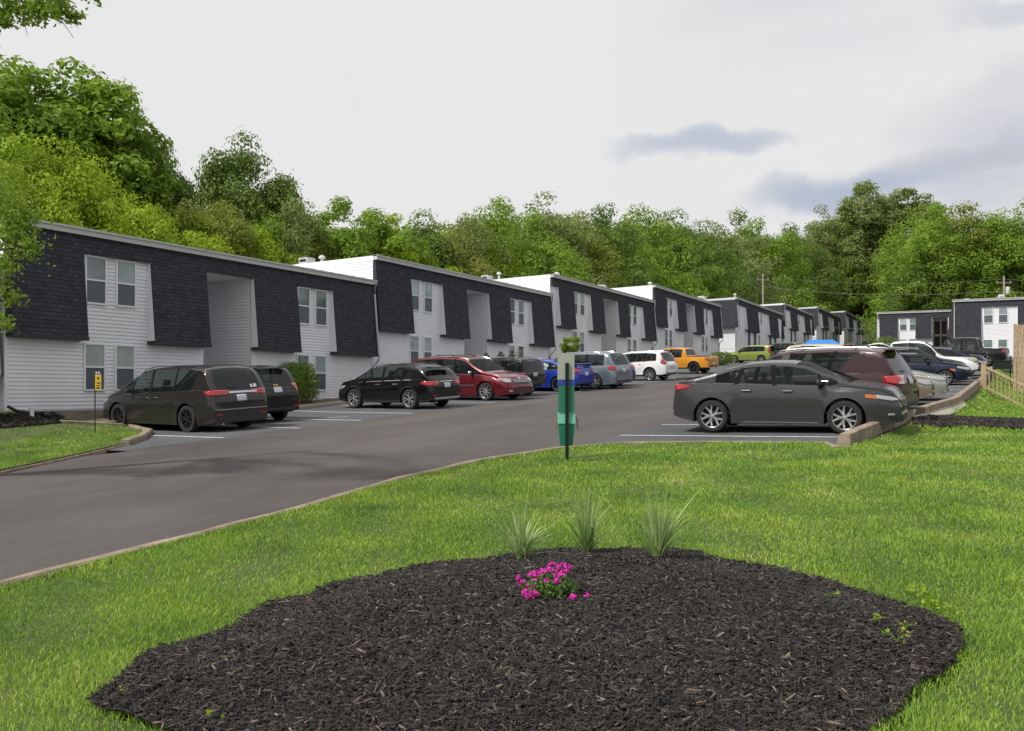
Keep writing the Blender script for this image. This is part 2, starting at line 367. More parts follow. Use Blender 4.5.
bayr = [(-7.0, edge[8][1]+1.0)]+edge[8:]+[(curbx(y)+.15, y) for y in range(17, 80, 3)]+[(40, 80), (40, 98), (-7.0, 98)]
sheet('parking_bays_right', bayr, lambda x, y: G(x, y)+.002, 1.5, M_BAY)
sheet('parking_bays_left', [(XL0, 14.2), (XL1, 14.2), (XL1, 200), (XL0, 200)], lambda x, y: G(x, y)+.004, 2.0, M_BAY)
# lawn
lawn = [(road_edge[0][0]+.05, -14)]+[(a+.06, b-.03) for a, b in road_edge]+edge[9:]+[(curbx(y)+.25, y) for y in range(17, 80, 3)]+[(40, 79), (40, -14)]
LAWN = lawn
LH = .07
def lawnz(x, y): return G(x, y)+LH
sheet('lawn', lawn, lambda x, y: lawnz(x, y)-.055, .6, M_SOIL)
I_ = [gnd(*p) for p in [(-120, 492), (0, 474), (60, 461), (125, 446), (141, 440), (149, 434), (130, 428.5), (100, 427), (60, 425)]]
isl = [(p.x, p.y) for p in I_]
ISL = isl+[(-24.4, isl[-1][1]+.5), (-24.4, 15), (-34, 6), (isl[0][0]-5, isl[0][1]-3)]
sheet('lawn_island', ISL, lawnz, .8, M_SOIL)
sheet('building_bed', [(-24.6, isl[-1][1]+.6), (XL0, isl[-1][1]+.6), (XL0, 200), (-24.6, 200)], lambda x, y: G(x, y)+.09, 1.5, mat('bed_soil', (.115, .092, .062), .95, noise=(3, .4)))
def ribbon(name, pts, wdt, h, material, base=0.0, taper=True, kind='structure', zf=None):
    """a kerb swept along pts, chamfered on top"""
    pts = [Vector(p) for p in pts]; out = []
    for i in range(len(pts)-1):
        n = max(1, int((pts[i+1]-pts[i]).length/.5))
        out += [pts[i].lerp(pts[i+1], k/n) for k in range(n)]
    out.append(pts[-1]); V = []; F = []
    for i, p in enumerate(out):
        d = (out[min(i+1, len(out)-1)]-out[max(0, i-1)]).normalized(); nrm = Vector((-d.y, d.x)); z = (zf or G)(p.x, p.y)+base
        for s, zz_ in ((-.5, -.15), (-.5, h*.82), (-.36, h), (.36, h), (.5, h*.82), (.5, -.15)):
            q = p+nrm*s*wdt; V.append((q.x, q.y, z+zz_+(random.uniform(-.006, .006) if zz_ > 0 else 0)))
    k = 6
    for i in range(len(out)-1):
        for j in range(k-1): a = i*k+j; F.append((a, a+1, a+k+1, a+k))
    F += [tuple(range(k)), tuple((len(out)-1)*k+j for j in range(k))[::-1]]
    o = meshobj(name, V, F, material)
    if kind: o['kind'] = kind
    return o
ribbon('kerb', road_edge+edge[9:], .13, .085, M_CURB)
kp = [gnd(*p) for p in [(60, 425), (100, 427), (130, 428.5), (149, 434), (141, 440), (124, 446)]]
tag(ribbon('kerb_stone', [(p.x, p.y) for p in kp], .20, .14, M_CURB, kind=None), 'crumbling tan concrete kerb curling round the end of the left grass island', 'kerb')
kp = [gnd(*p) for p in [(-120, 492), (0, 474), (60, 461), (124, 446)]]
ribbon('kerb', [(p.x, p.y) for p in kp], .10, .05, M_CURB)
ribbon('kerb', [(XL0-.05, isl[-1][1]+.8), (XL0-.05, 200)], .15, .13, M_CONC)
# concrete barrier kerbs in front of the right bays: precast lengths with a sloping inner face
def precast(y0, y1, off, label):
    V = []; F = []; n = max(2, int((y1-y0)/.6))
    for i in range(n+1):
        y = y0+(y1-y0)*i/n; x = curbx(y)+off; z = G(x-.4, y); e = .0
        hh = .24 if i not in (0, n) else .23
        for dx_, dz in ((-.15, 0), (-.07, hh), (.06, hh+.005), (.10, hh-.01), (.11, -.35)): V.append((x+dx_, y, z+dz))
    k = 5
    for i in range(n):
        for j in range(k-1): a = i*k+j; F.append((a, a+k, a+k+1, a+1))
    F += [tuple(range(k)), tuple(n*k+j for j in range(k))[::-1]]
    return tag(meshobj('concrete_barrier', V, F, M_CURB), label, 'kerb', 'tan concrete kerb lengths along the right bays')
precast(16.9, 23.3, 0, 'nearest length of tall tan concrete kerb in front of the grey sedan')
precast(24.1, 33.0, .12, 'second length of tan concrete kerb starting past the gap with the drain channel')
precast(33.3, 43.5, .08, 'third length of tan concrete kerb running up to the railing post')
precast(44.2, 62.0, .10, 'farthest length of tan concrete kerb beyond the railing post')
# spill channel concrete beside kerb
sheet('drain_channel', [(curbx(23)+.12, 22.9), (curbx(23)+.30, 22.9), (curbx(26)+.48, 25.5), (curbx(33)+.36, 32), (curbx(33)+.22, 33), (curbx(24)+.2, 24)], lambda x, y: G(x, y)+LH+.03, .5, M_CONC)
# parking lines
def line(a, b, wd=.12, zf=.010, name='parking_line'):
    a = Vector(a); b = Vector(b); n = max(2, int((b-a).length/.5)); d = (b-a).normalized(); q = Vector((-d.y, d.x))*wd/2; V = []
    for i in range(n+1):
        p = a.lerp(b, i/n)
        for s in (-1, 1): V.append((p.x+q.x*s, p.y+q.y*s, G(p.x+q.x*s, p.y+q.y*s)+zf))
    o = meshobj(name, V, [(2*i, 2*i+1, 2*i+3, 2*i+2) for i in range(n)], M_LINE); o['kind'] = 'structure'
ln = gnd(603, 435.2); ln2 = gnd(852, 438)
Y0 = (ln.y+ln2.y)/2
for k in range(0, 22):
    y = Y0+k*2.75; cx = curbx(y)
    line((-6.95, y), (cx-.3, y))
for k in range(0, 60):
    y = 17.1+k*2.75
    line((XL0+.3, y+.77), (XL1-.1, y))
# a hatched mark beyond bay 4 on the left
line((-18.9, 22.9), (-17.9, 24.0), .09, .014)

# ------------------------------------------------------------------ buildings
class Fr:   # local frame: u along facade, v outward, z
    def __init__(s, o, u, v): s.o = Vector(o); s.u = Vector(u); s.v = Vector(v)
    def __call__(s, u, v, z): p = s.o+s.u*u+s.v*v; return (p.x, p.y, z)
def fbox(mb, F, u0, u1, v0, v1, z0, z1):
    mb.hexa([F(u0, v0, z0), F(u1, v0, z0), F(u1, v1, z0), F(u0, v1, z0), F(u0, v0, z1), F(u1, v0, z1), F(u1, v1, z1), F(u0, v1, z1)])
def siding(mb, F, u0, u1, z0, z1, v=0, row=.115, face='v', out=.027):
    """clapboards on a wall; face 'v': wall faces v at constant v; face 'u+'/'u-': wall faces +-u at constant u=v"""
    n = max(1, round((z1-z0)/row)); h = (z1-z0)/n
    def P(a, o, z):
        if face == 'v': return F(a, v+o, z)
        if face == 'u-': return F(v-o, a, z)
        return F(v+o, a, z)
    for i in range(n):
        a = z0+i*h; b = a+h
        mb.quad(P(u0, out, a), P(u1, out, a), P(u1, .003, b), P(u0, .003, b))
        mb.quad(P(u0, 0, a), P(u1, 0, a), P(u1, out, a), P(u0, out, a))
def window(F, u0, u1, z0, z1, v, parent, first=True):
    fr = MB(); t = .055
    fbox(fr, F, u0, u0+t, v, v+.05, z0, z1); fbox(fr, F, u1-t, u1, v, v+.05, z0, z1)
    fbox(fr, F, u0+t, u1-t, v, v+.05, z1-t, z1); fbox(fr, F, u0+t, u1-t, v, v+.065, z0, z0+t)
    zmid = (z0+z1)/2; fbox(fr, F, u0+t, u1-t, v+.005, v+.045, zmid-.025, zmid+.025)
    w_ = fr.build('window', M_TRIM, parent)
    a = MB(); fbox(a, F, u0+t, u1-t, v, v+.022, zmid+.025, z1-t); a.build('pane', random.choice(M_PANES), w_)
    b = MB(); fbox(b, F, u0+t, u1-t, v, v+.018, z0+t, zmid-.025); b.build('pane', M_PANE_LO, w_)
    return w_
VT, VB = .12, .38
def building(F, L, zb, zt, layout, label, group=None, depth=11, side_shingle=False, style='flat', name='apartment_building', low_windows=True, cat='building'):
    root = empty(name, F(L/2, -depth/2, zb), 0, label, cat, group)
    def part(mb, n, m, **k):
        o = mb.build(n, m, root, **k); o.matrix_parent_inverse = Matrix.Translation(-Vector(root.location)); return o
    inv_ = Matrix.Translation(-Vector(root.location))
    H = zt-zb; zm = zb+2.22; ztop = zt-.20; zband = zt-.72
    def vs(z): return VT+(VB-VT)*(ztop-z)/(ztop-zm)
    # core walls, left open where a stair recess runs through the front
    zf = zb-1.2; RD = 2.6
    cuts = [(a, b) for k, a, b in layout if k in ('recess', 'stairs')]
    segs = []; u = 0
    for a, b in cuts: segs.append((u, a)); u = b
    segs.append((u, L))
    for a, b in segs:
        core = MB(); siding(core, F, a, b, zb-.48, zt-.25, 0)
        fbox(core, F, a+.01, b-.01, -RD, -.012, zf, zt-.3)
        part(core, 'front_wall', M_SIDING)
    bk = MB(); fbox(bk, F, .012, L-.012, -depth, -RD-.002, zf, zt-.3); part(bk, 'rear_wall', M_SIDING)
    for face, uu in (('u-', 0.0), ('u+', L)):
        sw = MB(); siding(sw, F, -depth, -.005, zb, zt-.25, uu, face=face)
        fbox(sw, F, uu-.04 if uu == 0 else uu-.06, uu+.06 if uu == 0 else uu+.04, -.02, .035, zb-.3, zm+.1)
        part(sw, 'side_wall', M_SIDING)
    for a, b in cuts:
        r = MB(); zr = zt-.74
        siding(r, F, a, b, zb, zr, -RD, .115, out=.045)
        siding(r, F, -RD, 0, zb, zr, a, face='u+', out=.045); siding(r, F, -RD, 0, zb, zr, b, face='u-', out=.045)
        fbox(r, F, a, b, -RD, -.02, zr, zr+.1)
        part(r, 'stair_recess', M_SIDING)
        r = MB(); fbox(r, F, a, b, -RD, .0, zf, zb+.04); part(r, 'landing', M_CONC)
    # sloping band over everything
    band = MB()
    def slab(mb, a, b, z0, z1, th=.10):
        mb.hexa([F(a, vs(z0)-th, z0), F(b, vs(z0)-th, z0), F(b, vs(z0), z0), F(a, vs(z0), z0), F(a, vs(z1)-th, z1), F(b, vs(z1)-th, z1), F(b, vs(z1), z1), F(a, vs(z1), z1)])
    slab(band, 0, L, zband, ztop+.02)
    fbox(band, F, 0, L, 0, VT, ztop-.1, ztop)
    part(band, 'shingle_band', M_SHINGLE)
    for k, a, b in layout:
        if k == 'shingle':
            m = MB(); slab(m, a, b, zm, zband+.003, .06); part(m, 'mansard_panel', M_SHINGLE)
            s = MB(); fbox(s, F, a-.02, b+.02, .02, VB+.01, zm-.09, zm-.003); part(s, 'soffit', M_SOFFIT)
            for u, sgn in ((a, -1), (b, 1)):   # white cheeks
                if (u <= .02 or u >= L-.02): continue
                ck = MB(); e = u+sgn*.012
                ck.hexa([F(u, .01, zm+.02), F(e, .01, zm+.02), F(e, VB-.03, zm+.02), F(u, VB-.03, zm+.02), F(u, .01, zband+.03), F(e, .01, zband+.03), F(e, vs(zband)-.03, zband+.03), F(u, vs(zband)-.03, zband+.03)])
                part(ck, 'cheek_panel', M_SIDING)
            for u, sgn in ((a, -1), (b, 1)):
                if u <= .02 or u >= L-.02:
                    e = u-sgn*.02
                    c2 = MB(); c2.hexa([F(u+sgn*.004, .0, zm-.05), F(e, .0, zm-.05), F(e, VB, zm-.05), F(u+sgn*.004, VB, zm-.05), F(u+sgn*.004, .0, ztop), F(e, .0, ztop), F(e, VT, ztop), F(u+sgn*.004, VT, ztop)])
                    part(c2, 'end_cheek', M_SHINGLE)
        elif k == 'bay':
            wd = b-a; x1 = a+wd*.09; ww = .78
            g2 = b-a-.22-.36
            for i in (0, 1):
                c0 = a+.14+i*(ww+.34*wd/2.45)
                window(F, c0, c0+ww, zt-2.22, zt-.74, .012, root).matrix_parent_inverse = inv_
                if low_windows: window(F, c0-.04, c0+ww-.04, zb+.62, zb+2.08, .012, root).matrix_parent_inverse = inv_
        elif k == 'whitebay':
            window(F, a+.30*(b-a), a+.30*(b-a)+.85, zt-2.1, zt-.85, .012, root).matrix_parent_inverse = inv_
            window(F, a+.12*(b-a), a+.12*(b-a)+.8, zb+.8, zb+2.05, .012, root).matrix_parent_inverse = inv_
        elif k == 'door':
            d = MB(); fbox(d, F, a, b, .015, .06, zb, zb+2.1); part(d, 'door', M_DOOR)
        elif k == 'stairs':
            for side in (.02, .52):
                d = MB(); fbox(d, F, a+side*(b-a), a+(side+.44)*(b-a), -RD+.02, -RD+.06, zb+.1, zt-1.1); part(d, 'stair_doorway', M_DOOR)
            st = MB(); nst = 12
            for i in range(nst):
                fbox(st, F, a+.15+i*.13, a+.45+i*.13, -1.3, -.3, zb+.04+i*.2, zb+.09+i*.2)
            part(st, 'staircase', M_WOODP)
            for q in (.05, .5, .93):
                p_ = MB(); fbox(p_, F, a+q*(b-a), a+q*(b-a)+.10, .0, .10, zb, zt-1.0); part(p_, 'stair_post', M_BARK)
            p_ = MB(); fbox(p_, F, a, b, -.3, -.02, (zb+zt)/2-.35, (zb+zt)/2-.12); part(p_, 'floor_beam', M_BARK)
    if side_shingle:
        for u, sgn in ((0, -1), (L, 1)):
            s = MB(); s.hexa([F(u, -depth, zm), F(u+sgn*.5, -depth, zm), F(u+sgn*.5, VB-.02, zm), F(u, VB-.02, zm), F(u, -depth, ztop), F(u+sgn*.04, -depth, ztop), F(u+sgn*.04, VT, ztop), F(u, VT, ztop)])
            part(s, 'side_mansard', M_SHINGLE)
    # roof and gutter
    rf = MB(); ov = .06
    u0_, u1_ = -.05-(.02 if side_shingle else 0), L+.05
    rf.hexa([F(u0_+.02, -depth, zt-.50), F(u1_-.02, -depth, zt-.50), F(u1_-.02, .03, zt-.25), F(u0_+.02, .03, zt-.25), F(u0_, -depth, zt-.35), F(u1_, -depth, zt-.35), F(u1_, .03, zt-.02), F(u0_, .03, zt-.02)])
    part(rf, 'roof', M_TRIM)
    gt = MB(); fbox(gt, F, u0_, u1_, .031, VT+.12, zt-.20, zt); fbox(gt, F, u0_, u1_, .031, VT+.16, zt-.05, zt+.012)
    part(gt, 'gutter', M_GUTTER)
    # downspout
    dsp = MB(); ud = .12 if side_shingle else L-.10
    for q in ([ud] if style == 'flat' else [.12]):
        pts = [F(q, VT+.14, zt-.15), F(q, VT+.14, zt-.35), F(q, vs(zt-.6)+.06, zt-.6), F(q, VB+.07, zm), F(q, VB+.05, zm-.25), F(q, .08, zm-.6), F(q, .07, zb+.15), F(q, .25, zb+.05)]
        dsp.tube(pts, .045, 6)
    part(dsp, 'downspout', M_GUTTER, smooth=True)
    return root
def fl(y0, fr):  # fractions -> layout
    pass
BX = -24.5
ROW = 'apartment buildings stepping up the hill behind the left bays'
def resid(bounds, lead=0):
    y0 = bounds[0]; b = [x-y0 for x in bounds]
    L_ = [('shingle', b[0]+lead, b[1]), ('bay', b[1], b[2]), ('shingle', b[2], b[3]), ('recess', b[3], b[4]), ('shingle', b[4], b[5]), ('bay', b[5], b[6]), ('shingle', b[6], b[7])]
    return y0, b[7], L_
bl = [([17.13, 19.56, 22.09, 24.53, 26.91, 29.33, 31.59, 34.55], -.62, 4.86, 'nearest long charcoal shingled apartment building at the left edge beside the grass island', 0),
      ([34.65, 37.44, 40.32, 42.71, 45.15, 47.57, 50.4, 53.30], .55, 6.0, 'second apartment building in the row, behind the black crossover and red minivan', 0),
      ([53.40, 56.7, 59.6, 61.9, 64.8, 67.0, 70.3, 73.0], 1.85, 7.23, 'third apartment building in the row, white corner strip, behind the silver minivan', .9),
      ([73.1, 76.04, 79.1, 81.6, 84.5, 87.2, 90.5, 93.6], 3.1, 8.53, 'fourth apartment building in the row, behind the orange pickup truck', 0)]
for bd, zb, zt, lb, lead in bl:
    y0, L_, lay = resid(bd, lead)
    building(Fr((BX, y0, 0), (0, 1, 0), (1, 0, 0)), L_, zb, zt, lay, lb, ROW)
# a further unit off the left edge of the frame, lower than the first
building(Fr((BX-.35, 1.0, 0), (0, 1, 0), (1, 0, 0)), 16.0, -1.75, 3.7, [('shingle', 0, 3), ('bay', 3, 5.5), ('shingle', 5.5, 16.0)], 'dark end of a lower shingled building cut off by the left frame edge', ROW)
far = [(100.2, 124.6, 4.5, 9.93, 'fifth building, townhouse with charcoal side wall right behind the green hatchback'),
       (125.6, 147.5, 6.1, 11.4, 'sixth building, townhouse front seen above the dark utility vehicle'),
       (151.5, 176.0, 7.7, 13.0, 'seventh building, far townhouse front left of the last in the row'),
       (181.5, 207.0, 9.3, 14.6, 'eighth and farthest townhouse at the end of the left row')]
for y0, y1, zb, zt, lb in far:
    L_ = y1-y0
    f = [0, .16, .42, .68, .90, 1]
    lay = [('shingle', L_*.18, L_*.42), ('whitebay', L_*.42, L_*.66), ('shingle', L_*.66, L_*.88), ('door', L_*.24, L_*.28), ('door', L_*.36, L_*.40), ('door', L_*.70, L_*.74), ('door', L_*.82, L_*.86)]
    building(Fr((BX, y0, 0), (0, 1, 0), (1, 0, 0)), L_, zb, zt, lay, lb, 'townhouses at the far end of the left row', side_shingle=True, style='far', name='townhouse')
# buildings facing us at the right
p2 = ray(953, 391, 86.5); x2, y2 = p2.x, p2.y
zb2 = 2.55; zt2 = 91*86.5/950
building(Fr((x2, y2, 0), (1, 0, 0), (0, -1, 0)), 22, zb2, zt2, [('shingle', 0, 2.3), ('bay', 2.35, 5.2), ('shingle', 5.2, 8.5), ('recess', 8.5, 11), ('shingle', 11, 14), ('bay', 14, 16.5), ('shingle', 16.5, 22)],
         'near right building facing us with sunlit white bay, behind the black pickup truck', None, side_shingle=True, style='far')
p1 = ray(877, 391, 112)
building(Fr((p1.x, p1.y, 0), (1, 0, 0), (0, -1, 0)), 15, 4.0, 78.5*112/950, [('shingle', .3, 2.3), ('bay', 2.35, 4.2), ('shingle', 4.2, 5.9), ('stairs', 6.0, 7.6), ('shingle', 7.7, 15)],
         'farther right building facing us with open wooden stair bay and dark doorway', None, style='far')
# roof equipment
def roof_unit(px, d, zpx, wd, hh, label, kind):
    p = ray(px, 391, d); z = (391-zpx)*d/950
    r = empty('roof_vent' if kind else 'air_conditioner', (p.x, p.y, z-.35), R(random.uniform(-10, 10)), label, 'roof unit')
    m = MB()
    if kind == 0:
        wd *= .45; hh -= .08; m.box(-wd/2, wd/2, -.3, .3, 0, hh+.3); m.build('casing', M_GUTTER, r, bevel=.02)
        f = MB(); f.lathe([(.0, hh+.36), (.28, hh+.36), (.30, hh+.31), (.31, hh+.30)], 16); f.build('fan_cowl', M_BLACK, r)
        for s in (-1, 1):
            g = MB()
            for i in range(7): g.box(-wd/2+.08, wd/2-.08, s*.305-.008, s*.305+.008, .12+i*(hh+.1)/8, .12+i*(hh+.1)/8+.025)
            g.build('louvre', M_BLACK, r)
    else:
        m.tube([(0, 0, 0), (0, 0, hh+.3)], .09, 8); m.build('pipe', M_GUTTER, r, smooth=True)
        f = MB(); f.lathe([(.0, hh+.46), (.12, hh+.42), (.19, hh+.32), (.19, hh+.28), (.09, hh+.28)], 12); f.build('cap', M_GUTTER, r, smooth=True)
roof_unit(307, 50, 258, 1.4, .12, 'boxy air conditioner on the roof behind the white parapet of the second building', 0)
roof_unit(322, 49, 257, .3, .0, 'round vent beside the air conditioner on the second building roof', 1)
roof_unit(487, 66, 276, 1.3, .15, 'air conditioner at the left of the third building roof', 0)
roof_unit(499, 66, 275, .3, .12, 'short vent pipe between the units on the third building roof', 1)
roof_unit(557, 61.5, 275, .3, .1, 'tilted vent cap at the front corner of the third building roof', 1)
roof_unit(602, 85, 286, 1.5, .2, 'air conditioner over the joint of the third and fourth buildings', 0)
roof_unit(650, 79, 286, .3, .25, 'small cap on the front corner of the fourth building roof', 1)
roof_unit(702, 108, 300, 1.8, .55, 'air conditioner at the far end of the fourth building roof', 0)
roof_unit(735, 103, 298, .3, .4, 'thin vent pipe on the corner of the fifth building roof', 1)
roof_unit(967, 92, 300, 1.0, .25, 'low box on the left part of the near right roof', 0)
roof_unit(1001, 92, 299, 1.1, .55, 'larger box unit below the pole on the near right roof', 0)

# ------------------------------------------------------------------ vehicles
def interp(pts, x):
    return float(np.interp(x, [p[0] for p in pts], [p[1] for p in pts]))
def sinterp(pts, x, h=.05):
    return (interp(pts, x-h)+interp(pts, x)*2+interp(pts, x+h))/4
def paint(name, col, metal=.35, rough=.32):
    return mat('paint_'+name, col, rough, metal=metal, coat=.6, spec=.3 if max(col) < .08 else .5)
def wheel_meshes(r, wdt, rim, style, rimmat):
    """local: axle along y, outer face towards +y"""
    t = MB(); M = Matrix.Rotation(R(-90), 4, 'X')
    h = wdt/2; rr = rim*r
    t.lathe([(rr*.96, -h*.8), (rr+.02, -h), (r-.03, -h), (r-.006, -h*.72), (r, -h*.3), (r, h*.3), (r-.006, h*.72), (r-.03, h*.98), (rr+.03, h), (rr, h*.93), (rr*.97, h*.8)], 32, M)
    b = MB(); b.lathe([(0, -.03), (rr*.9, -.03), (rr*.97, h*.8), (rr, h*.90)], 32, M)       # barrel, dark
    s = MB(); s.lathe([(rr*.93, h*.66), (rr*.985, h*.92), (rr*1.0, h*.94), (rr*1.01, h*.88)], 32, M)
    s.lathe([(0, h*.76), (.030, h*.76), (.045, h*.72), (.05, h*.5)], 16, M)
    n, twin = style
    for i in range(n):
        for q in ((-1, 1) if twin else (0,)):
            a0 = 2*math.pi*i/n+q*.05; a1 = 2*math.pi*i/n+q*(math.pi/n*.50)
            w0, w1 = (.024, .020) if twin else (.030, .036 if n < 8 else .02)
            for (ra, za, rb, zb_) in ((.05, h*.78, rr*.55, h*.74), (rr*.55, h*.74, rr*.95, h*.86)):
                f0 = (ra-.05)/(rr*.95-.05); f1 = (rb-.05)/(rr*.95-.05)
                A0 = a0+(a1-a0)*f0; A1 = a0+(a1-a0)*f1; W0 = w0+(w1-w0)*f0; W1 = w0+(w1-w0)*f1
                p0 = Vector((math.cos(A0)*ra, 0, math.sin(A0)*ra)); p1 = Vector((math.cos(A1)*rb, 0, math.sin(A1)*rb))
                d = (p1-p0).normalized(); nrm = Vector((-d.z, 0, d.x))
                pts = []
                for yy in (-.022, 0):
                    for p, W, z_ in ((p0, W0, za), (p1, W1, zb_)):
                        for s_ in (-1, 1):
                            k_ = 1.0 if yy < 0 else .75
                            q_ = p+nrm*s_*W*k_; pts.append((q_.x, z_+yy, q_.z))
                s.hexa([pts[0], pts[2], pts[3], pts[1], pts[4], pts[6], pts[7], pts[5]])
    return t, b, s
def car(spec, loc, heading, label, cat, group=None, pitch=0):
    """loc ground point of the centre; heading = direction of the nose"""
    S = spec; L = S['L']; W = S['W']/2; H = S['H']; xw = S['axles']; rw = S['rw']; Ra = rw+S.get('gap', .055)
    root = empty(S['name'], loc, 0, label, cat, group)
    root.rotation_euler = (0, 0, heading)
    pm = S['paint']; top = S['top']; belt = S['belt']; xf, xr = L/2, -L/2
    sill = S.get('sill', .20); clad = S.get('clad', 0)
    # stations
    X = set(np.arange(xr, xf, .07).tolist()+[xf])
    for e in (xr, xf):
        sg = 1 if e < 0 else -1
        for q in (.004, .012, .025, .045, .07, .1, .14, .19): X.add(e+sg*q)
    for xa in xw:
        for k in range(25): X.add(xa-Ra*math.cos(math.pi*k/24))
        X.add(xa-Ra-.003); X.add(xa+Ra+.003)
    for p in top: X.add(p[0])
    for a, b in S['glass']: X.add(a); X.add(b)
    X = sorted(X); Xs = [X[0]]
    for x in X[1:]:
        if x-Xs[-1] > .0025: Xs.append(x)
    X = Xs; n = len(X)
    def zlo(x):
        z = sill
        if x > xf-.55: z += (x-(xf-.55))*S.get('fa', .10)
        if x < xr+.55: z += ((xr+.55)-x)*S.get('ra', .16)
        for xa in xw:
            d = abs(x-xa)
            if d < Ra: z = max(z, rw+math.sqrt(max(0, Ra*Ra-d*d)))
        return z
    rn = S.get('rn', .62); rr_ = S.get('rr', .45)   # corner rounding lengths in plan
    def plan(x):
        f = 1
        if x > xf-rn: t = (x-(xf-rn))/rn; f = 1-S.get('nf', .22)*t**2.6-.03*t
        if x < xr+rr_: t = ((xr+rr_)-x)/rr_; f = 1-S.get('nr', .13)*t**2.8-.02*t
        return W*f
    def zt_(x): return sinterp(top, x, .035)
    def zb_(x): return min(sinterp(belt, x, .06), zt_(x)-.02)
    crown = S.get('crown', .05)
    NL, NG, NT = 8, 5, 6
    tumble = S.get('tumble', .30)
    V = []; rows = None
    endf = []
    for x in X:
        zl = zlo(x); zb = max(zb_(x), zl+.05); zt = max(zt_(x), zb+.02); pw = plan(x)
        inset = 0
        sec = [(0.0, zl), (pw*.55, zl), (pw*.93, zl)]
        zc = max(clad, zl+.045)
        zc = min(zc, zb-.02)
        def wy(z):
            t = (z-.25)/(max(zb, .7)-.25); t = min(1, max(0, t))
            # widest a bit above the middle, tucked at the sill, rounded shoulder
            y = pw*(.955+.045*math.sin(min(1, t/.62)*math.pi/2))
            if t > .62: y -= pw*.05*((t-.62)/.38)**2
            # flared arches
            for xa in xw:
                d = math.hypot(x-xa, z-rw)
                if d < Ra+.16: y += S.get('flare', .018)*max(0, 1-(d-Ra)/.16)
            # crease
            y += .006*math.exp(-((z-S.get('crease', .78))/.03)**2)
            # door scallop near sill
            y -= .012*math.exp(-((z-.48)/.10)**2)*(1 if xw[0]+Ra < x < xw[1]-Ra else 0)
            return y
        for k in range(2): z = zl+(zc-zl)*(k/1.0); sec.append((wy(z), z))
        for k in range(1, NL): z = zc+(zb-zc)*k/(NL-1); sec.append((wy(z), z))
        yb = wy(zb)-.008
        cr = crown*min(1, (zt-zb)/.35) if zt-zb > .06 else (zt-zb)*.6
        ze = zt-cr; hgt = ze-zb
        rail = min(.055, hgt*.5)
        tb = tumble*min(1, hgt/.5)*hgt*1.0
        yt = yb-tb if hgt > 0 else yb
        flat = max(0.0, min(1.0, hgt/.2))
        for k in range(NG):
            z = zb+.012+(ze-rail-zb-.012)*k/(NG-1) if hgt > .05 else zb+hgt*(k+1)/(NG+1)
            t = (z-zb)/max(hgt, 1e-3); y = yb-.010-(yb-yt-.01)*(t**1.15) if hgt > .05 else yb-.012*(k+1)
            sec.append((y, z))
        ylast = sec[-1][0]
        # rounded edge and the top
        ye = (yt-.035) if hgt > .05 else ylast-.03
        sec.append((ye, ze+ (.0 if hgt > .05 else 0)))
        for k in range(1, NT+1):
            t = k/NT; y = ye*(1-t); z = ze+cr*(1-(1-t)**2.2)
            sec.append((y, z))
        m = len(sec); rows = m
        V.append([(x, y, z) for y, z in sec])
    # windscreen etc bow: shift glass/hood stations forward at the centre
    for i, x in enumerate(X):
        for j in range(rows):
            xx, y, z = V[i][j]
            bow = S.get('bow', .06)*(1-(y/W)**2)
            if x > xf-1.2: k = (x-(xf-1.2))/1.2
            elif x < xr+.8: k = -((xr+.8)-x)/.8*.55
            else: k = 0
            if j >= 2: V[i][j] = (xx+bow*k*.9, y, z)
    verts = []; idx = {}
    for s in (1, -1):
        for i in range(n):
            for j in range(rows):
                a = V[i][j]
                if s == -1 and (j == 0 or j == rows-1): idx[(s, i, j)] = idx[(1, i, j)]; continue
                idx[(s, i, j)] = len(verts); verts.append((a[0], a[1]*s, a[2]))
    groups = {k: [] for k in ('body', 'under', 'clad', 'wind', 'rear', 'sideL', 'sideR')}
    i0g = 3+2+NL-1     # index of first greenhouse row vertex
    jrail = i0g+NG-1
    xc, xwt, xrt, xrb = S['cowl'], S['wtop'], S['rtop'], S['rbase']
    bodytop = S.get('bedfrom')
    for i in range(n-1):
        xm = (X[i]+X[i+1])/2
        for j in range(rows-1):
            hg = min(V[i][jrail][2]-V[i][i0g][2], V[i+1][jrail][2]-V[i+1][i0g][2])
            if j < 2: g = 'under'
            elif j < 4: g = 'clad' if (clad or j == 2) else 'body'
            elif i0g <= j < jrail and hg > .07 and any(a-.001 < xm < b+.001 for a, b in S['glass']): g = 'side'
            elif j >= jrail+1 and xwt < xm < xc-.02: g = 'wind'
            elif j >= jrail+2 and xrb < xm < xrt: g = 'rear'
            else: g = 'body'
            for s in (1, -1):
                q = (idx[(s, i, j)], idx[(s, i+1, j)], idx[(s, i+1, j+1)], idx[(s, i, j+1)])
                if s == 1: q = q[::-1]
                q = tuple(dict.fromkeys(q))
                if len(q) < 3: continue
                groups[('sideL' if s == 1 else 'sideR') if g == 'side' else g].append(q)
    for i, rev in ((0, False), (n-1, True)):
        for s in (1, -1):
            for j in range(rows-1):
                # fan strips to the centre line
                a, b = V[i][j], V[i][j+1]
                ia, ib = idx[(s, i, j)], idx[(s, i, j+1)]
                if j < 2: continue
                ca = len(verts); verts.append((a[0], 0, a[2])); cb = len(verts); verts.append((b[0], 0, b[2]))
                groups['body'].append((ia, ib, cb, ca))
    bvh = BVHTree.FromPolygons([Vector(v) for v in verts], [f for g in groups.values() for f in g])
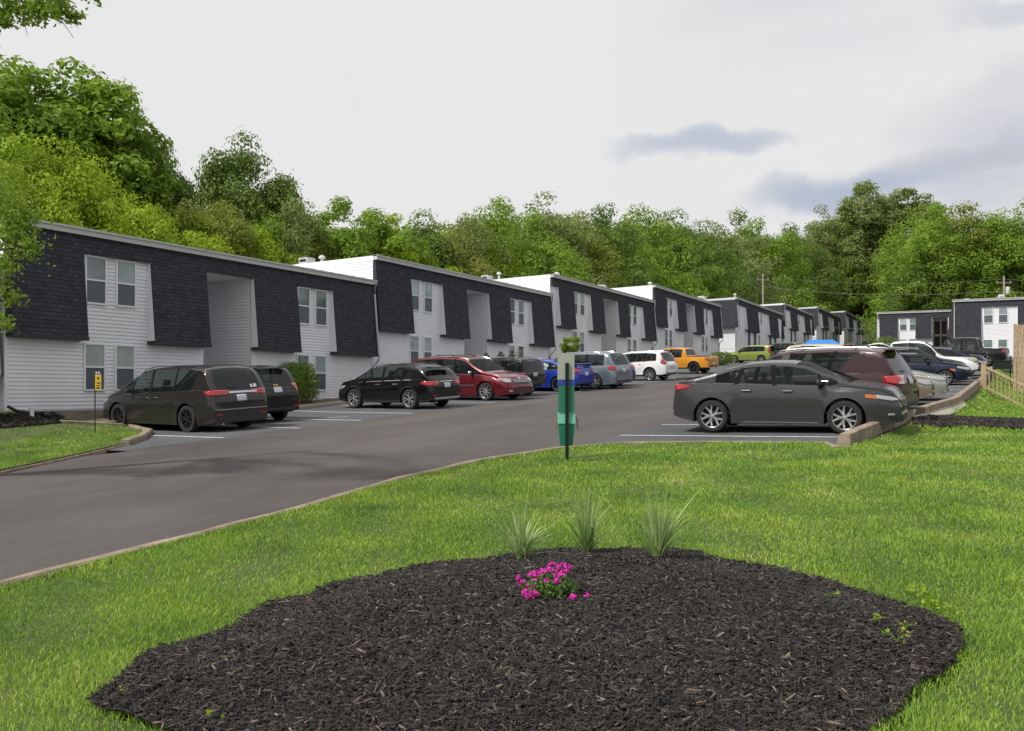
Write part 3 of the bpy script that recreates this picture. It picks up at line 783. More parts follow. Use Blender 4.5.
    def emit(name, g, m, parent=root, smooth=True, ang=38):
        if not groups[g]: return None
        used = sorted({k for f in groups[g] for k in f}); mp_ = {k: a for a, k in enumerate(used)}
        o = meshobj(name, [verts[k] for k in used], [tuple(mp_[k] for k in f) for f in groups[g]], m, parent, False)
        bm = bmesh.new(); bm.from_mesh(o.data); bmesh.ops.remove_doubles(bm, verts=bm.verts, dist=.0004); bmesh.ops.recalc_face_normals(bm, faces=bm.faces)
        bm.to_mesh(o.data); bm.free()
        o.data.polygons.foreach_set('use_smooth', [True]*len(o.data.polygons))
        o.data.set_sharp_from_angle(angle=R(ang)); return o
    body = emit('body', 'body', pm)
    emit('underbody', 'under', M_BLACK)
    emit('lower_trim', 'clad', M_BLACK if clad else pm)
    gm = S.get('gmat', M_GLASS)
    emit('windshield', 'wind', M_GLASSC); emit('rear_window', 'rear', gm)
    emit('side_window', 'sideL', gm); emit('side_window', 'sideR', gm)
    # --- patches projected on the skin
    def patch(name, A, B, m, axis, side=1, off=.006, nu=6, parent=root, th=None, smooth=True):
        """A, B polylines (same count) in (x,z) for axis 'y' or (y,z) for 'f'/'r'; quad strip between them"""
        def resample(P, k):
            P = [Vector(p) for p in P]
            if len(P) == 2: return [P[0].lerp(P[1], t/k) for t in range(k+1)]
            out = []; seg = len(P)-1
            for t in range(k+1):
                f = t/k*seg; i = min(int(f), seg-1); out.append(P[i].lerp(P[i+1], f-i))
            return out
        k = max(nu, 2*(len(A)-1)); A_ = resample(A, k); B_ = resample(B, k); vs = []; ok = []
        nv = 5
        for a, b in zip(A_, B_):
            for t in range(nv+1):
                p = a.lerp(b, t/nv)
                if axis == 'y': o_ = Vector((p.x, side*3, p.y)); d = Vector((0, -side, 0))
                elif axis == 'f': o_ = Vector((5, p.x, p.y)); d = Vector((-1, 0, 0))
                elif axis == 'r': o_ = Vector((-5, p.x, p.y)); d = Vector((1, 0, 0))
                elif axis == 'z': o_ = Vector((p.x, p.y, 5)); d = Vector((0, 0, -1))
                elif axis in ('cf', 'cr'):   # corner: horizontal direction at 45 deg; p.x = offset across it
                    sx = 1 if axis == 'cf' else -1
                    d = Vector((-sx, -side, 0)).normalized(); t_ = Vector((-sx, side, 0)).normalized()
                    c0 = Vector((sx*(L/2-.35), side*(W-.35), 0))
                    o_ = c0-d*4+t_*p.x; o_.z = p.y
                h, nr, _, _ = bvh.ray_cast(o_, d)
                if h is None: vs.append(None)
                else:
                    if nr.dot(d) > 0: nr = -nr
                    vs.append(h+(nr*.35-d*.65)*off)
        fs = []
        mp_ = {}; vv = []
        for q, v in enumerate(vs):
            if v is not None: mp_[q] = len(vv); vv.append(v)
        for i in range(k):
            for j in range(nv):
                a = i*(nv+1)+j; q = (a, a+1, a+nv+2, a+nv+1)
                if all(z in mp_ for z in q):
                    if (vv[mp_[q[0]]]-vv[mp_[q[2]]]).length < .6: fs.append(tuple(mp_[z] for z in q))
        if not fs: return None
        o = meshobj(name, vv, fs, m, parent, smooth)
        if th:
            so_ = o.modifiers.new('solid', 'SOLIDIFY'); so_.thickness = th; so_.offset = 1
        return o
    # pillars over the side glass
    for pl in S['pillars']:
        (b0, b1), (t0, t1) = pl[0], pl[1]; m = pl[2] if len(pl) > 2 else M_PILLAR
        zb0 = zb_((b0+b1)/2)+.0; ztp = min(V[min(range(n), key=lambda q: abs(X[q]-t))][jrail][2] for t in (t0, t1))+.02
        
        if m is pm: zb0 += .02; ztp -= .035
        zl_ = [zb0+(ztp-zb0)*t for t in (0, .25, .5, .75, 1)]
        c = pl[3] if len(pl) > 3 else 0
        A = [(b0+(t0-b0)*t+c*math.sin(math.pi*t), z) for t, z in zip((0, .25, .5, .75, 1), zl_)]
        B = [(b1+(t1-b1)*t+c*math.sin(math.pi*t), z) for t, z in zip((0, .25, .5, .75, 1), zl_)]
        for s in (1, -1): patch('pillar', A, B, m, 'y', s, .004 if m is pm else .009, 8)
    # door shut lines
    for dl in S['doors']:
        for s in (1, -1):
            P = [(a, b) for a, b in dl]
            patch('door_seam', P, [(a+.010, b) for a, b in P], M_BLACK, 'y', s, .0025, 8)
    # lower shut line along the sill
    for s in (1, -1):
        x0, x1 = S['doorspan']; z = sill+.10+(clad-.2 if clad else 0)*.6
        patch('door_seam', [(x0, z), (x1, z)], [(x0, z+.008), (x1, z+.008)], M_BLACK, 'y', s, .0025, 10)
    # belt moulding
    bm_ = S.get('beltmat', M_BLACK); g0, g1 = min(a for a, b in S['glass']), max(b for a, b in S['glass'])
    for s in (1, -1):
        xs_ = np.linspace(g0, g1, 9); patch('belt_moulding', [(x, zb_(x)-.006) for x in xs_], [(x, zb_(x)+.022) for x in xs_], bm_, 'y', s, .006, 20)
    # handles
    for hx, hz in S['handles']:
        for s in (1, -1):
            h, nr, _, _ = bvh.ray_cast(Vector((hx, s*3, hz)), Vector((0, -s, 0)))
            if h:
                hb = MB(); y = h.y
                hb.tube([(hx-.10, y-s*.01, hz), (hx-.085, y+s*.028, hz+.003), (hx+.085, y+s*.028, hz+.003), (hx+.10, y-s*.01, hz)], .013, 6)
                hb.build('door_handle', S.get('handlemat', pm), root, smooth=True)
                patch('handle_cup', [(hx-.07, hz-.03), (hx+.07, hz-.03)], [(hx-.07, hz+.025), (hx+.07, hz+.025)], M_BLACK, 'y', s, .003)
    # mirrors
    mx = S['mirror']
    for s in (1, -1):
        zb0 = zb_(mx); h, *_ = bvh.ray_cast(Vector((mx, s*3, zb0+.03)), Vector((0, -s, 0)))
        y = h.y if h else s*W
        m_ = MB(); bmm = bmesh.new(); bmesh.ops.create_uvsphere(bmm, u_segments=14, v_segments=9, radius=1)
        mr_ = []
        for v in bmm.verts:
            x_, y_, z_ = v.co; e = .6
            f = lambda q: math.copysign(abs(q)**.5, q)
            v.co = Vector((mx+.0+f(x_)*.075*(1 if x_ > 0 else .45), y+s*.14+f(y_)*.10, zb0+.085+f(z_)*.058))
        me = bpy.data.meshes.new('mirror'); bmm.to_mesh(me); bmm.free(); me.materials.append(S.get('mirmat', pm))
        me.polygons.foreach_set('use_smooth', [True]*len(me.polygons))
        mo = bpy.data.objects.new('mirror', me); C.objects.link(mo); mo.parent = root
        st = MB(); st.tube([(mx+.01, y-s*.03, zb0+.01), (mx, y+s*.09, zb0+.07)], .022, 6); st.build('mirror_arm', M_BLACK, mo)
        gl = MB(); x_ = mx-.042; gl.hexa([(x_-.002, y+s*.06, zb0+.045), (x_, y+s*.06, zb0+.045), (x_, y+s*.22, zb0+.05), (x_-.002, y+s*.22, zb0+.05), (x_-.002, y+s*.06, zb0+.13), (x_, y+s*.06, zb0+.13), (x_, y+s*.22, zb0+.13), (x_-.002, y+s*.22, zb0+.13)]); gl.build('mirror_glass', M_ALLOYD, mo)
    # lamps, grille, plate: list of (name, A, B, mat, axis, mirrored?)
    for q in S.get('patches', []):
        nm, A, B, m, ax = q[:5]; off = q[5] if len(q) > 5 else .008; th = q[6] if len(q) > 6 else None
        if ax in ('y', 'cf', 'cr'):
            for s in (1, -1): patch(nm, A, B, m, ax, s, off, 8, th=th)
        elif ax in ('f2', 'r2'):
            for s in (1, -1): patch(nm, [(y*s, z) for y, z in A], [(y*s, z) for y, z in B], m, ax[0], 1, off, 6, th=th)
        else: patch(nm, A, B, m, ax, 1, off, 8, th=th)
    # roof rails
    if S.get('rails'):
        x0, x1 = S['rails'][:2]
        for s in (1, -1):
            pts = []
            for t in (0, .04, .2, .4, .6, .8, .96, 1):
                x = x0+(x1-x0)*t; i = min(range(n), key=lambda q: abs(X[q]-x)); yy = V[i][jrail+1][1]-.04; zz_ = V[i][jrail+1][2]
                pts.append((x, s*yy, zz_+(.005 if t in (0, 1) else .055)))
            rl = MB(); rl.tube(pts, .012, 6); rl.build('roof_rail', S.get('railmat', M_BLACK), root, smooth=True)
        for xb in S.get('bars', []):
            i = min(range(n), key=lambda q: abs(X[q]-xb)); yy = V[i][jrail+1][1]-.03; zz_ = V[i][jrail+1][2]
            b_ = MB(); b_.tube([(xb, -yy, zz_+.055), (xb, -yy*.6, zz_+.10), (xb, yy*.6, zz_+.10), (xb, yy, zz_+.055)], .02, 6); b_.build('roof_bar', M_BLACK, root, smooth=True)
    if S.get('spoiler'):
        x, z, yy, ln_ = S['spoiler']
        sp = MB(); sp.hexa([(x-ln_, -yy, z), (x-ln_, yy, z), (x, yy*.97, z-.01), (x, -yy*.97, z-.01), (x-ln_+.02, -yy, z+.035), (x-ln_+.02, yy, z+.035), (x+.05, yy*.97, z+.03), (x+.05, -yy*.97, z+.03)])
        if S.get('wing'):
            for s in (1, -1): sp.hexa([(x-ln_+.08, s*(yy-.12)-.015, z-S['wing']), (x-ln_+.08, s*(yy-.12)+.015, z-S['wing']), (x-.02, s*(yy-.12)+.015, z-S['wing']), (x-.02, s*(yy-.12)-.015, z-S['wing']), (x-ln_+.05, s*(yy-.1)-.015, z+.01), (x-ln_+.05, s*(yy-.1)+.015, z+.01), (x, s*(yy-.1)+.015, z+.01), (x, s*(yy-.1)-.015, z+.01)])
        sp.build('spoiler', S.get('spmat', pm), root, bevel=.012)
    # interior
    if S.get('seats', True):
        cx0 = (xc+xwt)/2-.75
        for sx in ([cx0, cx0-.95] if not bodytop else [cx0]):
            for s in (1, -1):
                m_ = MB(); zb0 = zb_(0)
                m_.hexa([(sx, s*.40-.24, .45), (sx+.5, s*.40-.24, .45), (sx+.5, s*.40+.24, .45), (sx, s*.40+.24, .45), (sx, s*.40-.22, .62), (sx+.48, s*.40-.22, .66), (sx+.48, s*.40+.22, .66), (sx, s*.40+.22, .62)])
                zh = min(H-.22, zb0+.28)
                m_.hexa([(sx-.08, s*.40-.23, .5), (sx+.08, s*.40-.23, .5), (sx+.08, s*.40+.23, .5), (sx-.08, s*.40+.23, .5), (sx-.22, s*.40-.19, zh-.12), (sx-.12, s*.40-.19, zh-.12), (sx-.12, s*.40+.19, zh-.12), (sx-.22, s*.40+.19, zh-.12)])
                m_.hexa([(sx-.24, s*.40-.11, zh-.1), (sx-.14, s*.40-.11, zh-.1), (sx-.14, s*.40+.11, zh-.1), (sx-.24, s*.40+.11, zh-.1), (sx-.26, s*.40-.10, zh+.06), (sx-.18, s*.40-.10, zh+.06), (sx-.18, s*.40+.10, zh+.06), (sx-.26, s*.40+.10, zh+.06)])
                m_.build('seat', M_SEAT, root, bevel=.03)
        d_ = MB(); d_.box(xc-.55, xc-.12, -W+.12, W-.12, .55, zb_(xc-.4)-.01); d_.build('dashboard', M_SEAT, root, bevel=.04)
        f_ = MB(); f_.box(xrb+.2, xc-.1, -W+.12, W-.12, .38, .44); f_.build('cabin_floor', M_SEAT, root)
        sw_ = MB(); cxs = cx0+.62; pts = [(cxs+.06*math.cos(a), .40+.18*math.sin(a), .88+.16*math.cos(a)) for a in np.linspace(0, 2*math.pi, 17)]
        sw_.tube(pts, .015, 6, False); sw_.build('steering_wheel', M_BLACK, root, smooth=True)
    # extra builder
    if S.get('extra'): S['extra'](root, dict(bvh=bvh, W=W, L=L, zb=zb_, zt=zt_, patch=patch))
    # exhaust
    ex = MB(); ex.tube([(xr+.30, W*.6, .24), (xr-.0, W*.6, .235)], .035, 10); ex.build('exhaust', M_CHROME, root, smooth=True)
    # wheels
    t, b, s_ = wheel_meshes(rw, S.get('ww', .215), S.get('rim', .70), S.get('spokes', (5, True)), None)
    mt = None
    for xa in xw:
        for s in (1, -1):
            wr = empty('wheel', (xa, s*(W-.125+S.get('flare', .018)), rw)); wr.parent = root
            wr.rotation_euler = (0, 0, 0 if s == 1 else math.pi)
            if mt is None:
                to = t.build('tyre', M_TYRE, wr, smooth=True); bo = b.build('rim_barrel', M_BLACK, wr, smooth=True); ro = s_.build('rim', S.get('rimmat', M_ALLOY), wr, smooth=True, autosm=30); mt = (to, bo, ro)
            else:
                for o in mt:
                    c = o.copy(); C.objects.link(c); c.parent = wr
    # follow the slope of the ground
    return root

def sedan(L=4.54, W=1.82, H=1.465, pt=None, **k):
    h = L/2
    S = dict(name='sedan', L=L, W=W, H=H, paint=pt, axles=(-h+.97, -h+.97+L*.583), rw=.325, sill=.19,
      top=[(-h, .66), (-h+.02, .92), (-h+.05, 1.03), (-h+.20, 1.085), (-h+.50, 1.115), (-h+.80, 1.22), (-h+1.15, 1.355), (-h+1.55, 1.438), (-h+1.95, H), (-h+2.35, H-.01), (-h+2.70, 1.405), (-h+3.15, 1.22), (-h+3.58, 1.015), (-h+3.75, .99), (-h+4.1, .935), (-h+4.28, .875), (h-.13, .80), (h-.05, .71), (h, .50)],
      belt=[(-h, .60), (-h+.05, .93), (-h+.3, 1.005), (-h+1.0, 1.0), (-h+2.0, .965), (-h+3.1, .93), (-h+3.6, .91), (-h+4.1, .84), (h-.18, .74), (h-.04, .64), (h, .48)],
      cowl=-h+3.58, wtop=-h+2.55, rtop=-h+1.45, rbase=-h+.62, glass=[(-h+.92, -h+3.32)],
      pillars=[((-h+1.30, -h+1.40), (-h+1.42, -h+1.50)), ((-h+2.07, -h+2.16), (-h+2.02, -h+2.12)), ((-h+3.02, -h+3.075), (-h+2.93, -h+2.985))],
      doors=[[(-h+1.30, 1.0), (-h+1.34, .80), (-h+1.42, .62)], [(-h+2.10, .97), (-h+2.10, .6), (-h+2.12, .30)], [(-h+3.20, .93), (-h+3.25, .7), (-h+3.20, .30)]], doorspan=(-h+1.65, -h+3.15),
      handles=[(-h+1.56, .86), (-h+2.38, .85)], mirror=-h+2.98, nf=.26, rn=.75, rr=.5, nr=.16, crown=.06, tumble=.40, crease=.83, ra=.26, gmat=M_GLASSC)
    S.update(k); return S
def suv(L=4.6, W=1.86, H=1.69, pt=None, **k):
    h = L/2
    S = dict(name='suv', L=L, W=W, H=H, paint=pt, axles=(-h+.93, -h+.93+L*.583), rw=.355, sill=.25, clad=.36,
      top=[(-h, .70), (-h+.015, .98), (-h+.10, 1.06), (-h+.26, 1.36), (-h+.40, H-.10), (-h+.50, H-.055), (-h+.9, H-.015), (-h+1.5, H), (-h+2.3, H-.02), (-h+2.75, H-.08), (-h+3.15, H-.32), (-h+3.55, 1.13), (-h+3.75, 1.085), (-h+4.1, 1.03), (h-.25, .93), (h-.10, .82), (h-.03, .70), (h, .55)],
      belt=[(-h, .64), (-h+.04, .95), (-h+.3, 1.12), (-h+1.0, 1.10), (-h+2.0, 1.055), (-h+3.1, 1.02), (-h+3.6, 1.0), (-h+4.1, .93), (h-.2, .80), (h, .52)],
      cowl=-h+3.56, wtop=-h+2.72, rtop=-h+.42, rbase=-h+.10, glass=[(-h+.55, -h+3.34)],
      pillars=[((-h+1.22, -h+1.34), (-h+1.15, -h+1.25)), ((-h+2.12, -h+2.22), (-h+2.04, -h+2.14)), ((-h+3.07, -h+3.12), (-h+2.97, -h+3.02))],
      doors=[[(-h+1.28, 1.08), (-h+1.34, .85), (-h+1.43, .70)], [(-h+2.17, 1.05), (-h+2.17, .6), (-h+2.17, .36)], [(-h+3.22, 1.0), (-h+3.25, .7), (-h+3.2, .36)]], doorspan=(-h+1.6, -h+3.15),
      handles=[(-h+1.55, .94), (-h+2.40, .93)], mirror=-h+3.0, nf=.20, rn=.6, rr=.4, nr=.12, crown=.06, tumble=.22, gap=.06, ra=.2, rails=(-h+.75, -h+2.6))
    S.update(k); return S
def minivan(L=5.17, W=1.99, H=1.78, pt=None, **k):
    h = L/2
    S = dict(name='minivan', L=L, W=W, H=H, paint=pt, axles=(-h+1.02, -h+1.02+L*.597), rw=.36, sill=.20,
      top=[(-h, .70), (-h+.015, 1.0), (-h+.08, 1.12), (-h+.30, 1.55), (-h+.40, H-.09), (-h+.50, H-.05), (-h+1.0, H-.005), (-h+2.0, H), (-h+2.7, H-.03), (-h+3.1, H-.10), (-h+3.6, 1.44), (-h+4.15, 1.13), (-h+4.3, 1.07), (-h+4.7, .95), (h-.22, .84), (h-.08, .74), (h-.02, .64), (h, .5)],
      belt=[(-h, .64), (-h+.04, 1.0), (-h+.3, 1.12), (-h+1.0, 1.10), (-h+2.0, 1.06), (-h+3.1, 1.02), (-h+3.9, .99), (-h+4.4, .92), (h-.3, .76), (h, .46)],
      cowl=-h+4.18, wtop=-h+3.02, rtop=-h+.41, rbase=-h+.08, glass=[(-h+.55, -h+3.85)],
      pillars=[((-h+1.46, -h+1.54), (-h+1.44, -h+1.51)), ((-h+2.50, -h+2.60), (-h+2.50, -h+2.58)), ((-h+3.42, -h+3.48), (-h+3.30, -h+3.35))],
      doors=[[(-h+1.52, 1.08), (-h+1.52, .75), (-h+1.52, .55)], [(-h+2.55, 1.05), (-h+2.55, .6), (-h+2.55, .28)], [(-h+3.66, 1.0), (-h+3.70, .7), (-h+3.62, .28)]], doorspan=(-h+1.45, -h+3.6),
      handles=[(-h+2.38, .92), (-h+2.76, .91)], mirror=-h+3.42, nf=.22, rn=.7, rr=.35, nr=.10, crown=.06, tumble=.24, ra=.12)
    S.update(k); return S
def pickup(L=5.07, W=1.84, H=1.745, pt=None, **k):
    h = L/2; c = -h+1.55
    def extra(root, q):
        m = MB(); m.box(-h+.10, c-.03, -q['W']+.16, q['W']-.16, q['zt'](-h+.8)+.001, q['zt'](-h+.8)+.008); m.build('bed_cover', M_BLACK, root)
        if k.get('stepbar'):
            b = MB(); b.box(-h-.12, -h+.03, -q['W']*.85, q['W']*.85, .48, .60); b.build('rear_bumper', M_BLACK, root, bevel=.03)
    S = dict(name='pickup_truck', L=L, W=W, H=H, paint=pt, axles=(-h+.98, -h+.98+L*.607), rw=.375, sill=.34, clad=.43,
      top=[(-h, .80), (-h+.012, 1.10), (-h+.04, 1.135), (c-.05, 1.145), (c-.02, 1.15), (c+.06, 1.5), (c+.14, H-.09), (c+.25, H-.035), (c+.8, H), (c+1.45, H-.02), (c+1.72, H-.08), (c+2.0, H-.26), (c+2.42, 1.16), (c+2.6, 1.11), (h-.4, 1.05), (h-.12, 1.0), (h-.04, .90), (h, .62)],
      belt=[(-h, .74), (-h+.03, 1.09), (c, 1.10), (c+1, 1.07), (c+2.4, 1.05), (h-.4, .97), (h-.1, .90), (h, .58)],
      cowl=c+2.40, wtop=c+1.72, rtop=c+.13, rbase=c-.0, glass=[(c+.20, c+2.22)],
      pillars=[((c+1.02, c+1.12), (c+1.0, c+1.08)), ((c+.12, c+.30), (c+.14, c+.28), pt)],
      doors=[[(c+.12, 1.05), (c+.12, .8), (c+.25, .5)], [(c+1.07, 1.05), (c+1.07, .6), (c+1.07, .44)], [(c+2.05, 1.03), (c+2.08, .7), (c+2.05, .44)], [(c-.03, 1.1), (c-.03, .8), (c-.03, .44)]], doorspan=(c+.2, c+2.05),
      handles=[(c+.32, .95), (c+1.28, .94)], mirror=c+1.95, nf=.14, rn=.45, rr=.16, nr=.05, crown=.05, tumble=.24, gap=.075, ra=.1, fa=.2, extra=extra, bedfrom=True, seats=True)
    S.update({a: b for a, b in k.items() if a != 'stepbar'}); return S
def sidelamp(h, front, A, B, m, name): return (name, A, B, m, 'y')
DRK = M_BLACK

def set_slope(root, heading):
    X, Y = root.location.x, root.location.y
    a = math.atan2(G(X, Y+1.3)-G(X, Y-1.3), 2.6)
    root.rotation_euler = (Matrix.Rotation(a, 3, 'X') @ Matrix.Rotation(heading, 3, 'Z')).to_euler()
def put_wheel(S, px, py, axle, heading, label, cat, group=None):
    """the tyre on the side facing us touches the ground at photo point px,py"""
    P = gnd(px, py); s_ = 1 if math.cos(heading) < 0 else -1
    off = Matrix.Rotation(heading, 2) @ Vector((S['axles'][axle], s_*(S['W']/2-.05)))
    X = P.x-off.x; Y = P.y-off.y
    r = car(S, (X, Y, G(X, Y)), heading, label, cat, group); set_slope(r, heading); return r
def put(S, X, Y, heading, label, cat, group=None):
    r = car(S, (X, Y, G(X, Y)), heading, label, cat, group); set_slope(r, heading); return r
GL = 'cars parked nose in or out along the left bays'; GR = 'cars parked along the right bays'
NL_, NR_ = math.pi-R(8), 0.0
TYRES = {}
def stdpatches(S, tl=(.86, 1.02), tlw=(-.30, .22), hl=(.66, .78), hlw=(-.28, .34), plate=.80, grille=(.45, .62, .52), low=(.24, .36), fog=True, tlm=None, extra=()):
    h = S['L']/2; W = S['W']/2; P = []
    P.append(('taillight', [(tlw[0], tl[0]+.01), (0, tl[0]), (tlw[1], tl[0]+.06)], [(tlw[0], tl[1]-.01), (0, tl[1]), (tlw[1], tl[1]-.02)], tlm or M_RED, 'cr', .014, .012))
    P.append(('headlight', [(hlw[0], hl[0]), (0, hl[0]-.01), (hlw[1], hl[1]-.04)], [(hlw[0], hl[1]-.05), (0, hl[1]-.01), (hlw[1], hl[1]+.03)], M_LAMP, 'cf', .012, .01))
    P.append(('grille', [(-grille[2], grille[0]), (grille[2], grille[0])], [(-grille[2]*1.15, grille[1]), (grille[2]*1.15, grille[1])], M_BLACK, 'f', .01))
    P.append(('lower_intake', [(-W*.62, low[0]), (W*.62, low[0])], [(-W*.55, low[1]), (W*.55, low[1])], M_BLACK, 'f', .01))
    if fog: P.append(('fog_lamp', [(W*.66, low[0]+.04), (W*.80, low[0]+.05)], [(W*.66, low[1]-.01), (W*.80, low[1]+.0)], M_LAMP, 'f2', .015))
    P.append(('license_plate', [(-.155, plate-.08), (.155, plate-.08)], [(-.155, plate+.08), (.155, plate+.08)], M_PLATE, 'r', .015, .006))
    P.append(('front_badge', [(-.07, grille[1]-.02), (.07, grille[1]-.02)], [(-.07, grille[1]+.05), (.07, grille[1]+.05)], M_CHROME, 'f', .02))
    P.append(('rear_bumper_trim', [(-W*.70, S.get('sill', .2)+.10), (W*.70, S.get('sill', .2)+.10)], [(-W*.78, S.get('sill', .2)+.20), (W*.78, S.get('sill', .2)+.20)], M_BLACK, 'r', .006))
    P.append(('rear_reflector', [(W*.62, .46), (W*.82, .46)], [(W*.62, .50), (W*.82, .50)], M_RED, 'r2', .01))
    P += list(extra)
    S['patches'] = P; return S
def gatelines(S, z0, z1):   # tailgate shut line
    W = S['W']/2
    return [('gate_seam', [(-W*.74, z0), (W*.74, z0)], [(-W*.74, z0+.012), (W*.74, z0+.012)], M_BLACK, 'r', .004)]
def wiper(S, z):
    return [('rear_wiper', [(-.02, z), (.38, z+.02)], [(-.02, z+.03), (.38, z+.035)], M_BLACK, 'r', .02)]

# --- right bays
S = sedan(L=4.44, W=1.82, H=1.465, pt=paint('graphite', (.052, .052, .056)), rw=.335, axles=(-1.37, 1.235), spokes=(5, True), spoiler=(-1.99, 1.09, .62, .22), handlemat=paint('graphite', (.052, .052, .056)), mirmat=M_BLACK)
S = stdpatches(S, fog=False, tl=(.86, .99), tlw=(-.20, .26), hl=(.665, .745), hlw=(-.14, .26), grille=(.44, .66, .50),
   extra=[('side_marker', [(.26, .70), (.42, .725)], [(.26, .775), (.42, .79)], M_AMBER, 'cf', .014), ('grille_trim', [(-.60, .665), (.60, .665)], [(-.60, .685), (.60, .685)], M_CHROME, 'f', .02),
          ('sill_trim', [(-1.0, .215), (1.0, .215)], [(-1.0, .235), (1.0, .235)], M_CHROME, 'y', .01),
          ('corner_fog_lamp', [(-.06, .375), (.07, .38)], [(-.06, .415), (.05, .42)], M_LAMP, 'cf', .014, .01)])
put_wheel(S, 712.5, 433, 0, NR_, 'dark grey sedan with five twin spoke wheels, alone nearest in the right bays', 'car', GR)
RY = gnd(712.5, 433).y+.86
S = suv(L=4.70, W=1.885, H=1.70, pt=paint('maroon', (.036, .011, .016), .1, .4), railmat=M_ALLOY, tumble=.16, rails=(-1.75, .35), bars=(-1.3, -.1), spoiler=(-1.98, 1.60, .66, .22), handlemat=M_CHROME,
   glass=[(-1.50, 1.0)], pillars=[((-.80, -.72), (-1.02, -.94)), ((-.02, .10), (-.08, .04)), ((.85, .92), (.74, .80)), ((-1.62, -1.0), (-1.62, -1.40), paint('maroon', (.036, .011, .016)))])
S = stdpatches(S, tl=(.86, 1.06), tlw=(-.34, .22), plate=.93, extra=gatelines(S, .66, 0)+wiper(S, 1.12)+[('lower_reflector', [(-.10, .52), (.05, .52)], [(-.10, .70), (.05, .70)], M_RED, 'cr', .016), ('reverse_lamp', [(-.28, .88), (-.05, .88)], [(-.28, .94), (-.05, .94)], M_LAMP, 'cr', .03)])
put(S, -4.00, RY+2.75, NL_, 'maroon seven seat utility vehicle with silver roof rails behind the grey sedan', 'suv', GR)
S = sedan(L=4.3, W=1.76, H=1.46, pt=paint('black', (.010, .010, .011)))
put(stdpatches(S), -1.95-2.15, RY+2.75*3.05, NR_, 'black hatchback nose mostly hidden between the maroon vehicle and the beige sedan', 'car', GR)
S = sedan(L=4.85, W=1.85, H=1.45, pt=paint('champagne', (.29, .25, .19), .5))
put(stdpatches(S, hl=(.62, .78)), -1.70-2.42, RY+2.75*4.05, NR_, 'beige sedan nosing out left of the silver sedan', 'car', GR)
S = sedan(L=4.87, W=1.85, H=1.47, pt=paint('silver', (.42, .42, .40), .6))
put(stdpatches(S, grille=(.42, .68, .42)), -1.42-2.43, RY+2.75*5.05, NR_, 'light silver sedan with large front grille beside the beige sedan', 'car', GR)
S = sedan(L=4.64, W=1.80, H=1.42, pt=paint('navy', (.012, .018, .040), .4), spokes=(5, True), rw=.33)
S = stdpatches(S, extra=[('side_marker', [(.40, .62), (.56, .64)], [(.40, .69), (.56, .71)], M_AMBER, 'cf', .02)])
put(S, -.92-2.32, RY+2.75*9.1, NR_, 'navy blue sedan with orange side marker in front of the white pickup', 'car', GR)
S = suv(L=4.75, W=1.9, H=1.68, pt=paint('slate', (.035, .038, .042), .5))
put(stdpatches(S), -1.0-2.5, RY+2.75*10.15, NR_, 'slate grey crossover seen over the roof of the navy sedan', 'suv', GR)
S = pickup(L=5.6, W=1.98, H=1.93, pt=paint('white', (.72, .73, .73), .0), rw=.40)
S = stdpatches(S, hl=(.85, 1.02), grille=(.66, .98, .55), tl=(.85, 1.1), tlw=(-.1, .1), low=(.42, .56), extra=[('bumper', [(-.8, .50), (.8, .50)], [(-.8, .64), (.8, .64)], M_CHROME, 'f', .06, .04), ('headlight_cover', [(-.20, .86), (.08, .86)], [(-.20, 1.04), (.08, 1.04)], mat('tan_lamp', (.42, .33, .20), .6), 'cf', .03, .02)])
put(S, -.75-2.8, RY+2.75*11.5, NR_, 'white pickup truck with a tan square at its headlamp beside the black pickup', 'pickup truck', GR)
S = suv(L=4.4, W=1.8, H=1.55, pt=paint('deepblue', (.02, .03, .07), .4))
put(stdpatches(S), -.35-2.2, RY+2.75*12.7, NR_, 'dark blue car front just right of the white pickup nose', 'car', GR)
S = pickup(L=5.8, W=2.02, H=1.95, pt=paint('gloss_black', (.005, .005, .006), .3), rw=.42, spokes=(6, False), axles=(-1.75, 1.9), stepbar=True, rn=.4)
S = stdpatches(S, tl=(.88, 1.08), tlw=(-.1, .12), plate=.62, extra=[('rear_bumper_face', [(-.9, .5), (.9, .5)], [(-.9, .66), (.9, .66)], M_CHROME, 'r', .10, .06)])
put(S, -2.15, 70.5, NL_, 'black crew cab pickup truck with silver six spoke wheel, tail toward the fence', 'pickup truck', GR)
# vehicles deeper in the right bays
S = minivan(L=5.4, W=1.95, H=1.88, pt=paint('cream', (.50, .42, .27), .1), rails=None)
put(stdpatches(S), *ray(838, 391, 47.0).xy, NR_, 'long cream van whose roof shows above the maroon vehicle', 'van', GR)
S = suv(L=4.6, W=1.85, H=1.72, pt=paint('pearl', (.66, .67, .67), .1), rails=(-1.4, .4), railmat=M_CHROME)
p = ray(880, 391, 44.5); put(stdpatches(S), p.x-1.2, p.y, NR_, 'white roof with silver rails just right of the cream van', 'suv', GR)
S = sedan(L=4.5, W=1.8, H=1.45, pt=paint('burgundy', (.13, .015, .025), .3))
p = ray(853, 391, 98); put(stdpatches(S), p.x, p.y, NR_, 'small far red car by the green bush below the last townhouse', 'car')
S = sedan(L=4.5, W=1.8, H=1.48, pt=paint('white2', (.7, .7, .7), .0))
p = ray(881, 391, 96); put(stdpatches(S), p.x, p.y, NR_, 'small far white car between the red car and the right building', 'car')

